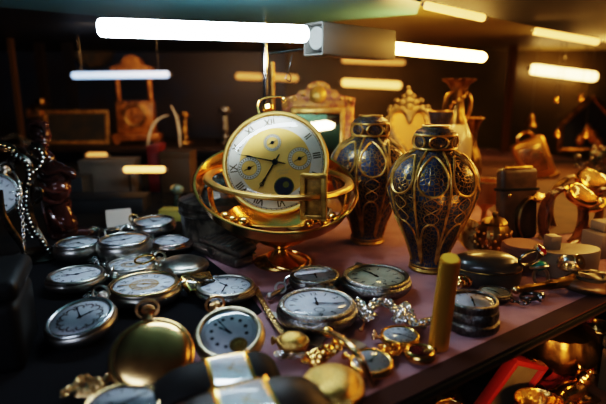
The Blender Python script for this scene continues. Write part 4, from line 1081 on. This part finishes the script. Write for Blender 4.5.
# tilted gold carriage clock, blue gabled shrine and bead spray behind
dd = .86; s = dd/F; c0 = D(538, 172, dd)
t = thing('carriage_clock', 'gold cased carriage clock tipped backwards beside the wall post', 'clock', c0, (0, R(-24), R(-14)))
bm = bm_new(); box(bm, 30*s, 16*s, 40*s, c=(0, 0, 14*s), bev=2.5*s, seg=3); part('case', bm, m_brassm, t)
bm = bm_new(); box(bm, 20*s, 2*s, 28*s, c=(0, -8.4*s, 14*s), bev=.8*s); part('front_panel', bm, m_goldp, t)
bm = bm_new(); torus(bm, 7*s, 1*s, 28, 6, M.Translation((0, -9*s, 17*s)) @ M.Rotation(pi/2, 4, 'X')); part('dial_rim', bm, m_brass, t)
bm = bm_new(); box(bm, 34*s, 20*s, 4*s, c=(0, 0, -7*s), bev=1*s); part('base', bm, m_brassd, t)
bm = bm_new(); torus(bm, 8*s, 1.2*s, 24, 8, M.Translation((0, 0, 34*s)) @ M.Rotation(pi/2, 4, 'X'), a0=0, a1=pi); part('handle', bm, m_brass, t)
dd = 1.0; s = dd/F; c0 = D(586, 150, dd)
t = thing('gabled_shrine', 'small gilt gabled shrine with dark blue panel by the far wall', 'shrine', c0, (0, 0, R(-6)))
bm = bm_new(); prism(bm, [(-26*s, 0), (26*s, 0), (26*s, 26*s), (0, 50*s), (-26*s, 26*s)], 8*s, M.Translation((0, 6*s, 0)) @ M.Rotation(pi/2, 4, 'X')); part('back', bm, m_bluec, t, smooth=False)
bm = bm_new()
for A, B in (((-27, 24), (0, 52)), ((27, 24), (0, 52)), ((-26, 0), (-26, 26)), ((26, 0), (26, 26)), ((-27, 0), (27, 0))): tube(bm, [(A[0]*s, 0, A[1]*s), (B[0]*s, 0, B[1]*s)], 3*s, 8)
part('gilt_frame', bm, m_brassd, t)
bm = bm_new()
for x, y, q in ((-8, 10, 4), (4, 14, 5), (10, 8, 3.5), (-2, 22, 3)): ball(bm, (x*s, -3*s, y*s), q*s, (1, .6, 1.5))
part('figure_relief', bm, m_brassm, t)
dd = .74; s = dd/F; c0 = D(600, 178, dd)
t = thing('bead_spray', 'spray of mixed coloured glass beads in a cup at the frame edge', 'beads', c0)
bm = bm_new(); rnd = random.Random(4); BP = []
for i in range(46):
    p = V((max(-20, min(20, rnd.gauss(0, 10)))*s, max(-12, min(12, rnd.gauss(0, 7)))*s, (rnd.uniform(2, 30))*s)); BP.append(p)
    ball(bm, p, rnd.uniform(2., 4.0)*s, u=10, v=7)
part('bead_cluster', bm, m_bead, t)
bm = bm_new()
for p in BP: tube(bm, [(0, 0, -3*s), (p.x*.5, p.y*.5, p.z*.35), tuple(p)], .45*s, 5)
part('wire_stems', bm, m_gun, t)
bm = bm_new(); lathe(bm, [(0, -34*s), (9*s, -34*s), (13*s, -6*s), (14*s, 2*s), (12*s, 2*s), (0, -4*s)], 30); part('cup', bm, m_olive, t)
dd = .95; s = dd/F  # bell shapes, some in place of blurred golden light spots
for i, (px, py, rr, lab) in enumerate([(557, 133, 3.6, 'small brass bell shape for a light spot under the tube reflection'), (585, 133, 4.2, 'bright gold bell shape for a light spot before the blue shrine panel'), (581, 97, 3.2, 'small gold bell shape for a light spot below the tube reflection'), (556, 99, 2.6, 'tiny dull bell hanging under the warm tube reflection beside the gold one'), (531, 120, 6, 'dark bronze bell hanging on the shadowed panel beside the post')]):
    c0 = D(px, py, dd); t = thing('bell_shape', lab, 'bell', c0)
    m_ = m_brassm if rr < 5 else m_brassd
    bm = bm_new(); lathe(bm, [(0, rr*s), (.35*rr*s, .9*rr*s), (.6*rr*s, .3*rr*s), (.75*rr*s, -.4*rr*s), (1.1*rr*s, -rr*s), (.9*rr*s, -rr*s), (0, .5*rr*s)], 24); part('bell', bm, m_brass if rr < 5 else m_brassd, t)
    bm = bm_new(); tube(bm, [(0, 0, rr*s), (0, 0, .2485-c0.z)], .0006, 5); part('hanging_cord', bm, m_gun, t)

# ------------------------------------------------------------------ scrolled stand and statuette on the dark side
c0 = G(38, 258, 0); s = pxm(c0)
t = thing('scrolled_stand', 'dark bronze scrolled watch stand draped with chains beside the statuette', 'watch stand', c0, (0, 0, R(12)))
def SP(lst, r, nm, m=m_iron):
    bm = bm_new(); tube(bm, smooth_path([((x-38)*s, y*s, (258-zz)*s*1.03) for x, zz, y in lst], .0012), r*s, 8, taper=lambda u: .55+.7*sin(pi*u)**.8); part(nm, bm, m, t)
SP([(52, 252, -6), (46, 240, -4), (38, 226, 0), (34, 208, 2), (36, 190, 2), (40, 176, 2), (38, 164, 2), (30, 158, 2), (24, 164, 2), (27, 171, 0)], 3.6, 'main_scroll')
SP([(27, 256, 4), (20, 240, 6), (12, 226, 8), (8, 210, 8), (10, 190, 8)], 3.2, 'back_scroll')
SP([(40, 176, 2), (48, 170, 2), (54, 160, 2), (50, 150, 2), (42, 152, 2), (42, 159, 2)], 2.6, 'upper_scroll')
SP([(34, 160, 3), (24, 150, 4), (12, 148, 4), (2, 154, 4), (-4, 164, 4)], 2.6, 'hanging_arm')
SP([(50, 250, -6), (58, 246, -8), (62, 254, -8), (56, 258, -8), (52, 254, -8)], 2.6, 'foot_scroll')
SP([(38, 205, 2), (46, 200, 0), (48, 192, 0), (43, 189, 0), (41, 194, 0)], 2.0, 'leaf_scroll')
bm = bm_new(); lathe(bm, [(0, 0), (24*s, 0), (24*s, 3*s), (20*s, 6*s), (14*s, 8*s), (0, 8*s)], 40); part('base', bm, m_iron, t)
for (x, zz, q) in [(38, 186, 3.2), (33, 218, 3), (45, 243, 3), (47, 152, 2.6), (26, 158, 2.4), (14, 148, 2.4)]: 
    bm = bm_new(); ball(bm, ((x-38)*s, -1.5*s, (258-zz)*s*1.03), q*s); part('rosette', bm, m_iron, t)

bm = bm_new(); rnd = random.Random(5)
for pts in ([(52, 252, -8), (46, 240, -7), (38, 226, -5), (34, 208, -3), (36, 190, -3), (40, 176, -3), (38, 164, -3), (30, 158, -3)], [(34, 160, -2), (24, 150, -2), (12, 148, -2), (2, 154, -2)], [(40, 176, -3), (48, 170, -3), (54, 160, -3), (50, 150, -3)], [(36, 236, -4), (30, 222, -2), (26, 206, -2), (28, 190, -2), (34, 180, -2)]):
    for p in smooth_path([((x-38)*s, y*s, (258-zz)*s*1.03) for x, zz, y in pts], 4.4*s): ball(bm, p, rnd.uniform(1.3, 2.0)*s, u=8, v=6)
part('beading', bm, m_link, t)
def blob(name, items, m, parent, vox=.0012, it=6, label=None):
    bm = bm_new()
    for it_ in items: 
        if len(it_) == 3: ball(bm, it_[0], it_[1], it_[2], 18, 12)
        else: ball(bm, it_[0], it_[1], it_[2], 18, 12, it_[3])
    o = part(name, bm, m, parent, label=label)
    md = o.modifiers.new('remesh', 'REMESH'); md.mode = 'VOXEL'; md.voxel_size = vox; md.use_smooth_shade = True
    sm = o.modifiers.new('smooth', 'SMOOTH'); sm.iterations = it; sm.factor = .5
    return o
c0 = G(72, 236, 0); s = pxm(c0)
t = thing('bronze_statuette', 'glossy reddish brown statuette of a draped headed figure on the dark side', 'statuette', c0, (0, 0, R(-10)))
def q_(x, y, z): return ((x-72)*s, y*s, (236-z)*s*1.02)
rot = lambda ax, d_: M.Rotation(R(d_), 3, ax)
blob('figure', [(q_(50, 0, 138), 9.5*s, (1.0, 1.0, 1.25)), (q_(55, -4, 146), 5*s, (1, 1, 1)), (q_(50, 0, 150), 6*s, (.9, .9, 1.3)),
    (q_(54, 0, 160), 7*s, (1.1, 1, 1)), (q_(60, 0, 176), 14*s, (1.25, .95, 1.0), rot('Y', 15)), (q_(74, -2, 172), 7*s, (1.5, .9, .8), rot('Y', 10)), (q_(81, -3, 175), 3.6*s, (1.3, .9, 1.3), rot('Y', 50)),
    (q_(64, -3, 190), 12*s, (1.1, .9, 1.1)), (q_(52, 0, 186), 9*s, (.9, .9, 1.4), rot('Y', 12)), (q_(62, 0, 206), 12*s, (1.0, .85, 1.4)), (q_(64, 0, 224), 13*s, (1.15, .95, 1.0)), (q_(70, -2, 214), 8*s, (.8, .8, 1.8), rot('Y', -14))], m_bronze, t, .0014, 4)
def fold(lst, r): return [ (q_(*p), r*s, (1, 1, 1)) for p in lst]
bm = bm_new()
for pts in ([(48, -10, 178), (58, -15, 186), (70, -13, 190), (76, -8, 188)], [(50, -11, 190), (60, -15, 198), (70, -12, 200), (74, -8, 197)], [(54, -12, 166), (62, -15, 172), (74, -9, 170), (82, -5, 176)], [(56, -11, 204), (64, -13, 216), (72, -10, 230)], [(50, -9, 200), (54, -11, 216), (56, -11, 232)]):
    tube(bm, smooth_path([q_(*p) for p in pts], .0012), 2.1*s, 8, taper=lambda u: .5+.6*sin(pi*u))
part('drapery', bm, m_bronze, t)
bm = bm_new(); tube(bm, smooth_path([q_(42, -2, 136), q_(44, -6, 128), q_(52, -6, 126), q_(58, -5, 131), q_(60, -6, 139)], .001), 2.6*s, 8)
ball(bm, q_(43, 0, 146), 4*s); ball(bm, q_(47, 2, 128), 4.5*s); ball(bm, q_(54, 2, 129), 4*s); part('hair', bm, m_bronze, t)
bm = bm_new(); ball(bm, q_(56.5, -8.5, 139), 1.8*s, (1, 1, 1.6)); ball(bm, q_(53, -8.6, 137), 1.1*s); ball(bm, q_(58.5, -7.6, 137), 1.1*s); ball(bm, q_(56, -8.0, 145), 1.5*s, (1.4, 1, .6)); part('face', bm, m_bronze, t)
bm = bm_new(); lathe(bm, [(0, 0), (20*s, 0), (20*s, 3*s), (17*s, 5*s), (0, 6*s)], 40); part('plinth', bm, m_bronze, t)

# black box looming in the front corner
c0 = D(2, 335, .275)
t = thing('black_box', 'black lacquered box looming out of focus in the front corner', 'box', (c0.x-.012, c0.y, 0), (0, 0, R(20)))
bm = bm_new(); box(bm, .050, .05, .040, c=(0, 0, .020), bev=.006, seg=4); part('body', bm, m_black, t)
bm = bm_new(); box(bm, .052, .052, .012, c=(0, 0, .046), bev=.005, seg=4); part('lid', bm, m_black, t)
bm = bm_new(); box(bm, .012, .003, .008, c=(.004, -.0262, .040), bev=.001); part('clasp', bm, m_gun, t)

# ------------------------------------------------------------------ the dark cabinet behind
bm = bm_new(); p0, p1 = D(-60, 147, .98), D(250, 147, .98)
box(bm, p1.x-p0.x, .24, .008, c=((p0.x+p1.x)/2, p0.y+.10, p0.z-.004), bev=.001)
box(bm, .012, .2, p0.z, c=(p0.x+.03, p0.y+.10, p0.z/2)); box(bm, .012, .2, p0.z-.004, c=(p1.x-.01, p0.y+.10, p0.z/2))
shelf2 = thing('rear_shelf', 'dark raised wooden shelf at the back carrying the mantel clock', 'shelf', (0, 0, 0)); part('shelf_board', bm, m_wood, shelf2, smooth=False)
ZR = p0.z
def R_(px, dy=0.0):                           # a point on the raised shelf
    p = G(px, 150, ZR); k_ = (p0.y+dy)/p.y
    return V((p.x*k_, p0.y+dy, ZR))
m_mantel = mat('orange brown lacquer', (.42, .17, .03), .3, .35, c2=(.20, .075, .012), ns=60, bump=.3, bs=90)
c0 = R_(139, .07); s = depth(c0)/F
t = thing('mantel_clock', 'ornate orange brown mantel clock with open arch on the raised shelf', 'clock', c0, (0, 0, R(6)))
bm = bm_new(); box(bm, 46*s, 20*s, 7*s, c=(0, 0, 6.5*s), bev=1.5*s); box(bm, 6*s, 18*s, 4*s, c=(-19*s, 0, 2*s), bev=s); box(bm, 6*s, 18*s, 4*s, c=(19*s, 0, 2*s), bev=s); part('base', bm, m_mantel, t)
bm = bm_new(); box(bm, 36*s, 14*s, 32*s, c=(0, 0, 26*s), bev=1.5*s); part('body', bm, m_mantel, t)
for x in (-1, 1):
    bm = bm_new(); cyl(bm, 2.6*s, 2.2*s, 40*s, 70*s, 14, M.Translation((x*15*s, -3*s, 0))); part('column', bm, m_mantel, t)
bm = bm_new(); prism(bm, [(-20*s, 0), (20*s, 0), (20*s, 5*s), (10*s, 8*s), (7*s, 14*s), (0, 17*s), (-7*s, 14*s), (-10*s, 8*s), (-20*s, 5*s)], 14*s, M.Translation((0, 7*s, 68*s)) @ M.Rotation(pi/2, 4, 'X')); part('pediment', bm, m_mantel, t, smooth=False)
bm = bm_new(); torus(bm, 10*s, 1.4*s, 32, 8, M.Translation((0, -7.3*s, 28*s)) @ M.Rotation(pi/2, 4, 'X')); part('dial_rim', bm, m_brassd, t)
bm = bm_new()
for i in range(14):
    rnd = random.Random(i); ball(bm, (rnd.uniform(-15, 15)*s, -7*s, rnd.uniform(14, 40)*s), 2.2*s, (1, .5, 1), 10, 7)
part('relief', bm, m_mantel, t)
c0 = R_(78, .05); s = depth(c0)/F
t = thing('picture_frame', 'wide gilt picture frame leaning on the raised shelf', 'picture frame', c0, (R(-8), 0, R(3)))
bm = bm_new()
w2, hh = 30*s, 32*s
for x in (-1, 1): box(bm, 3.5*s, 3*s, hh, c=(x*w2, 0, hh/2), bev=.7*s)
for z in (0, 1): box(bm, 2*w2+3*s, 3*s, 3.5*s, c=(0, 0, hh*z*.95+1.7*s), bev=.7*s)
part('frame', bm, m_gilt, t)
bm = bm_new(); box(bm, 2*w2, 1*s, hh-3*s, c=(0, .8*s, hh/2)); part('picture', bm, mat('dim dark picture', (.03, .03, .03), 0, .4, c2=(.06, .045, .025), ns=40), t, smooth=False)
c0 = R_(95, .15); s = depth(c0)/F
zc = ZR + 96*s
m_plate = mat('grey blue glazed plate', (.085, .085, .085), 0, .3, c2=(.16, .11, .06), ns=60, coat=.3)
t = thing('display_plate', 'round glazed plate hung high on the wall above the picture frame', 'plate', (c0.x, 1.31, G(95, 45, .1).z), (R(90), 0, 0))
pp = ray(95, 45); tt = 1.31/pp.y; t.location = V((0, 0, H)) + pp*tt; s = depth(t.location)/F
bm = bm_new(); lathe(bm, [(0, 0), (12*s, 0), (15*s, 2*s), (22*s, 5*s), (22.5*s, 5.6*s), (21*s, 5.6*s), (14*s, 2.8*s), (0, 1.2*s)], 56); part('dish', bm, m_plate, t)
bm = bm_new(); torus(bm, 21.5*s, .8*s, 56, 6, M.Translation((0, 0, 5.6*s))); part('gilt_rim', bm, m_brassd, t)
bm = bm_new(); torus(bm, 3*s, .8*s, 20, 6, M.Translation((-2*s, 23*s, 2*s)) @ M.Rotation(pi/2, 4, 'Y')); part('hanger', bm, m_brassm, t)
for i, (px, wd, hh_, mm, lab, ob) in enumerate([(46, 10, 44, m_brassd, 'slender old brass candlestick on the raised shelf beside the picture frame', 0), (186, 9, 30, m_brassd, 'short old brass candlestick on the raised shelf beside the mantel clock', 0), (226, 10, 34, m_gun, 'dark metal candlestick on the raised shelf behind the brass hoop', 0)]):
    c0 = R_(px, .06+.02*i); s = depth(c0)/F
    t = thing('candlestick', lab, 'candlestick', c0)
    bm = bm_new(); lathe(bm, [(0, 0), (wd*s, 0), (wd*.9*s, 2*s), (wd*.3*s, 4*s), (wd*.25*s, hh_*.3*s), (wd*.4*s, hh_*.35*s), (wd*.25*s, hh_*.42*s), (wd*.22*s, hh_*.8*s), (wd*.5*s, hh_*.88*s), (wd*.45*s, hh_*s), (0, hh_*s)], 30); part('stem', bm, mm, t)
    bm = bm_new(); lathe(bm, [(0, hh_*.84*s), (wd*.7*s, hh_*.86*s), (wd*.75*s, hh_*.9*s), (0, hh_*.88*s)], 30); part('drip_pan', bm, mm, t)
# pale curved tubes imitating scratch glare on the glass by the mantel clock
for (pts, lab) in (([(148, 147), (149, 136), (154, 124), (162, 117), (170, 115)], 'pale curved glass scratch glare in front of the mantel clock'), ([(180, 147), (179, 130), (176, 116), (170, 104)], 'short pale glass scratch glare beside the mantel clock')):
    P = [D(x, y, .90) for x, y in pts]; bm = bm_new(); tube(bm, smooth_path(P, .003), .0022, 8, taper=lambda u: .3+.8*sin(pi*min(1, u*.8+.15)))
    single('glare_streak', bm, m_card, lab, 'glare streak')
c0 = R_(40, .02); s = depth(c0)/F  # casket added to give an amber glint
t = thing('glint_casket', 'small brass casket added as an amber glint on the rear shelf edge', 'casket', c0)
bm = bm_new(); box(bm, 10*s, 9*s, 28*s, c=(0, 0, 14*s), bev=1*s); part('stand', bm, m_wood, t)
bm = bm_new(); box(bm, 14*s, 10*s, 8*s, c=(0, 0, 32*s), bev=1.5*s); part('body', bm, m_brassm, t)
bm = bm_new(); vs = lathe(bm, [(7.5*s, 0), (6*s, 3*s), (2*s, 5*s), (0, 5.2*s)], 20, M.Translation((0, 0, 36*s))); part('lid', bm, m_brassd, t)
# cartons and books under the raised shelf
def carton(px, ybase, wpx, hpx, m, label, name='carton', dpt=.04, rz=0, cat='box', lidm=None):
    c = G(px, ybase, 0); s = pxm(c); w, h = wpx*s, hpx*s
    t = thing(name, label, cat, (c.x, c.y+dpt/2, 0), (0, 0, R(rz)))
    bm = bm_new(); box(bm, w, dpt, h*.86, c=(0, 0, h*.43), bev=.0015); part('body', bm, m, t)
    bm = bm_new(); box(bm, w*1.02, dpt*1.03, h*.16, c=(0, 0, h*.92), bev=.0015); part('lid' if name != 'book' else 'cover', bm, lidm or m, t)
    return t
carton(108, 196, 54, 36, m_carton, 'grey brown carton under the raised shelf above the watch row', rz=4)
carton(66, 200, 40, 24, mat('dull blue grey carton', (.03, .035, .042), 0, .6), 'dull blue grey box under the raised shelf behind the statuette', rz=-5)
carton(154, 192, 11, 46, m_redd, 'thin dark red book standing under the raised shelf', 'book', .05, 3, 'book')
carton(177, 194, 30, 42, mat('brown carton', (.075, .045, .020), 0, .6), 'brown carton standing beside the dark red book', rz=-3)
carton(100, 214, 84, 16, mat('dark slate box', (.012, .012, .014), 0, .6), 'low dark box lying in front of the grey brown carton', rz=3)
carton(172, 222, 26, 12, m_cardy, 'yellow green card box behind the small steel watch', 'card_box', .02, -3)
t = thing('tent_card', 'folded blank cream price card standing behind the silver watches', 'card', G(120, 227, 0), (0, 0, R(24)))
s = pxm(t.location)
bm = bm_new(); box(bm, 24*s, .0008, 18*s, M.Rotation(R(-24), 4, 'X'), (0, 0, 9*s)); part('front_flap', bm, m_card, t, smooth=False)
bm = bm_new(); box(bm, 24*s, .0008, 18*s, M.Translation((0, 15*s, 0)) @ M.Rotation(R(24), 4, 'X'), (0, 0, 9*s)); part('back_flap', bm, m_card, t, smooth=False)
# small white glint stone (crystal bottle stopper) behind
c0 = G(178, 206, 0); s = pxm(c0)
t = thing('glass_stopper', 'greenish cut glass bottle stopper before the brown carton', 'stopper', c0)
bm = bm_new(); ball(bm, (0, 0, 17*s), 6.5*s, (1.1, .8, .8), 10, 7); part('knob', bm, mat('pale green glass', (.16, .19, .13), 0, .15, coat=.6), t, smooth=False)
bm = bm_new(); lathe(bm, [(0, 0), (5*s, 0), (4*s, 6*s), (2.5*s, 12*s), (0, 13*s)], 20); part('plug', bm, mat('dark green glass', (.03, .04, .025), 0, .15), t)

# ------------------------------------------------------------------ the lower tier under the shelf edge
def T(px, py, z=TIER): return G(px, py, z)
dA = depth(T(479, 408, -.104)); pA, pB, pC = D(479, 408, dA), D(514, 359, dA*.97), D(537, 372, dA*1.02)
vy = (pB-pA); hL = vy.length; vy.normalize(); vx = pC-pB; vx = (vx - vy*vx.dot(vy)); wL = vx.length; vx.normalize(); vz = vx.cross(vy)
t = thing('red_case', 'open red jewel case with olive lining leaning on the lower tier', 'case', pA, M((vx, vy, vz)).transposed().to_4x4())
bm = bm_new()
for x in (0, 1): box(bm, .005, hL, .010, c=(x*wL, hL/2, 0), bev=.0012)
for y in (0, 1): box(bm, wL+.005, .005, .010, c=(wL/2, y*hL, 0), bev=.0012)
box(bm, wL, hL, .003, c=(wL/2, hL/2, -.004)); part('shell', bm, m_red, t)
bm = bm_new(); box(bm, wL-.006, hL-.006, .004, c=(wL/2, hL/2, 0), bev=.001); part('lining', bm, m_olive, t)
bm = bm_new(); box(bm, .008, .003, .004, c=(wL/2, hL+.0032, .001), bev=.0008); part('clasp', bm, m_gold, t)
# brass teapot
c0 = T(556, 336, -.075); base = V((c0.x, c0.y, TIER))
t = thing('brass_teapot', 'round brass teapot on the lower tier beneath the shelf edge', 'teapot', base)
bm = bm_new(); lathe(bm, [(0, 0), (.020, 0), (.022, .004), (.034, .018), (.037, .030), (.032, .044), (.018, .052), (0, .054)], 48, None, lobes=12, lobe_amt=.05); part('body', bm, m_brassd, t)
bm = bm_new(); lathe(bm, [(0, .052), (.017, .052), (.014, .058), (.005, .062), (.006, .068), (0, .071)], 32); part('lid', bm, m_golde, t)
bm = bm_new(); tube(bm, smooth_path([(.03, 0, .02), (.046, 0, .028), (.052, 0, .044), (.060, 0, .050)], .003), .006, 10, taper=lambda u: 1.1-.6*u); part('spout', bm, m_brassd, t)
bm = bm_new(); tube(bm, smooth_path([(-.032, 0, .042), (-.052, 0, .044), (-.056, 0, .026), (-.036, 0, .014)], .003), .0034, 8); part('handle', bm, m_brassd, t)
# gold figure lumps / bowls
def bowl(px, py, z, r, m, label, name='brass_bowl', cat='bowl', m2=None):
    c = T(px, py, z); t = thing(name, label, cat, (c.x, c.y, TIER))
    h = z - TIER
    bm = bm_new(); lathe(bm, [(0, 0), (r*.55, 0), (r*.5, h*.1), (r*.75, h*.4), (r, h), (r*.95, h), (r*.7, h*.45), (0, h*.15)], 40, None, lobes=14, lobe_amt=.05); part('bowl', bm, m, t)
    bm = bm_new(); torus(bm, r*.98, r*.05, 40, 6, M.Translation((0, 0, h))); part('rim', bm, m2 or m, t)
    return t
bowl(452, 410, -.092, .013, m_golde, 'small chased gold bowl on the lower tier before the red case')
bowl(540, 402, -.083, .018, m_golde, 'pierced gold cup on the lower tier beside the olive lining', 'gold_cup', 'cup')
bowl(598, 326, -.066, .016, m_golde, 'small brass cup glinting under the far shelf edge', 'brass_cup', 'cup')
c0 = T(512, 356, -.08)
c0 = T(484, 358, -.09)
t = thing('dark_jar', 'dark green glazed jar tucked under the shelf edge', 'jar', (c0.x, c0.y, TIER))
bm = bm_new(); lathe(bm, [(0, 0), (.016, 0), (.026, .014), (.028, .026), (.018, .040), (.014, .046), (.017, .050), (0, .050)], 40); part('body', bm, mat('dark green glaze', (.02, .022, .010), 0, .2, coat=.5), t)
bm = bm_new(); lathe(bm, [(0, .05), (.016, .05), (.012, .056), (.003, .060), (0, .064)], 30); part('lid', bm, m_brassd, t)
def cloth(pts, z, m, label, name='red_ribbon', cat='ribbon'):
    P = smooth_path([T(x, y, zz) for x, y, zz in pts], .004); bm = bm_new(); rows = []
    for i, p in enumerate(P):
        d = (P[min(i+1, len(P)-1)]-P[max(0, i-1)]).normalized(); n = V((0, 0, 1)).cross(d).normalized()
        w = .011 + .004*sin(i*.9); rows.append([bm.verts.new(p + n*w*u + V((0, 0, .003*sin(i*.8+u*3)))) for u in (-1, -.5, 0, .5, 1)])
    for i in range(len(P)-1):
        for j in range(4): bm.faces.new((rows[i][j], rows[i][j+1], rows[i+1][j+1], rows[i+1][j]))
    o = single(name, bm, m, label, cat)
    md = o.modifiers.new('solid', 'SOLIDIFY'); md.thickness = .001
    return o
cloth([(548, 392, -.104), (556, 384, -.100), (564, 374, -.098), (574, 366, -.100), (584, 360, -.105)], 0, m_red, 'crumpled bright red ribbon on the lower tier beside the teapot')
t = thing('jewel_box', 'dark blue black jewel box at the frame edge of the lower tier', 'box', T(640, 392), (0, 0, R(36)))
bm = bm_new(); box(bm, .05, .05, .040, c=(0, 0, .020), bev=.002); part('body', bm, mat('dark slate leather', (.018, .022, .024), 0, .4), t)
bm = bm_new(); box(bm, .052, .052, .012, c=(0, 0, .046), bev=.003); part('lid', bm, mat('slate leather', (.024, .03, .032), 0, .4), t)
bm = bm_new(); ball(bm, (-.0268, 0, .040), .003); part('clasp', bm, m_gold, t)
c0 = T(568, 402)
t = thing('gold_figurine', 'small gold reclining animal figurine on the lower tier by the red ribbon', 'figurine', c0, (0, 0, R(25)))
blob('body', [((0, 0, .010), .011, (1.7, .8, .85)), ((.017, 0, .018), .008, (1, .9, 1)), ((.025, 0, .016), .004, (1.3, .8, .8)), ((-.014, 0, .008), .009, (1, 1, .9)), ((.010, -.008, .004), .004, (2, .8, .8)), ((-.012, -.008, .004), .0045, (1.6, .8, .8)), ((.016, .005, .026), .003, (.7, .7, 1.2)), ((.016, -.005, .026), .003, (.7, .7, 1.2))], m_gold, t, .0011, 4)
bm = bm_new(); box(bm, .05, .024, .003, c=(0, 0, .0015), bev=.001); part('plinth', bm, m_brassd, t)
cloth([(575, 318, -.07), (590, 308, -.06), (606, 300, -.055), (630, 296, -.05)], 0, m_redd, 'dark red cloth band hanging in the gloom under the shelf', 'cloth_band', 'cloth')
# a fringe of mixed coloured trinkets on the tier
rnd = random.Random(12)
tk = [('gold_button', m_gold, 'gold'), ('amber_bead', m_amberg, 'amber'), ('brass_disc', m_brassd, 'dull brass')]
for i, (px, py, kind, lab) in enumerate([(446, 402, 0, 'small gold button on the lower tier nearest the camera'), (530, 378, 1, 'amber bead on the lower tier between red case and ribbon'), (590, 368, 0, 'gold button on the lower tier before the slate box'), (578, 384, 2, 'dull brass disc on the lower tier behind the figurine'), (546, 372, 1, 'amber bead on the lower tier beside the teapot base')]):
    nm, mm, _ = tk[kind]; c = T(px, py)
    bm = bm_new(); lathe(bm, [(0, 0), (.008, 0), (.010, .004), (.008, .009), (.003, .011), (0, .011)], 24); single(nm, bm, mm, lab, 'trinket', c)

# ------------------------------------------------------------------ lights
def area(name, loc, target, size, sy, e, c):
    l = bpy.data.lights.new(name, 'AREA'); l.shape = 'RECTANGLE'; l.size = size; l.size_y = sy; l.energy = e; l.color = c
    o = bpy.data.objects.new(name, l); COL.objects.link(o); o.location = loc
    o.rotation_euler = (V(target)-V(loc)).to_track_quat('-Z', 'Y').to_euler(); return o
area('street_daylight', (-.45, -.45, .50), (0, .4, .02), .5, .35, 5.6, (.66, .78, 1.0))
area('amber_case_lamp', (.62, .80, .235), (.30, .5, 0), .4, .05, 6.5, (1.0, .52, .13))
area('amber_near_fill', (.40, .42, .215), (.22, .42, 0), .22, .02, .5, (1.0, .53, .14))  # unseen warm fill light over the amber side of the shelf
area('amber_tier_fill', (.20, .20, -.035), (.31, .36, -.10), .10, .02, .5, (1.0, .5, .15))  # unseen fill light added to brighten the lower tier
area('rear_amber_fill', (-.20, .80, .24), (-.32, 1.1, .05), .25, .04, .8, (1.0, .62, .30))  # fill light added to brighten the raised shelf
w = bpy.data.worlds.new('night'); S.world = w; w.use_nodes = True
w.node_tree.nodes['Background'].inputs[0].default_value = (.010, .012, .018, 1); w.node_tree.nodes['Background'].inputs[1].default_value = 1.
S.view_settings.view_transform = 'Filmic'
S.view_settings.look = 'High Contrast'
S.view_settings.exposure = .15
S.cycles.use_denoising = True
S.cycles.sample_clamp_indirect = 4.
S.cycles.max_bounces = 8; S.cycles.transparent_max_bounces = 16
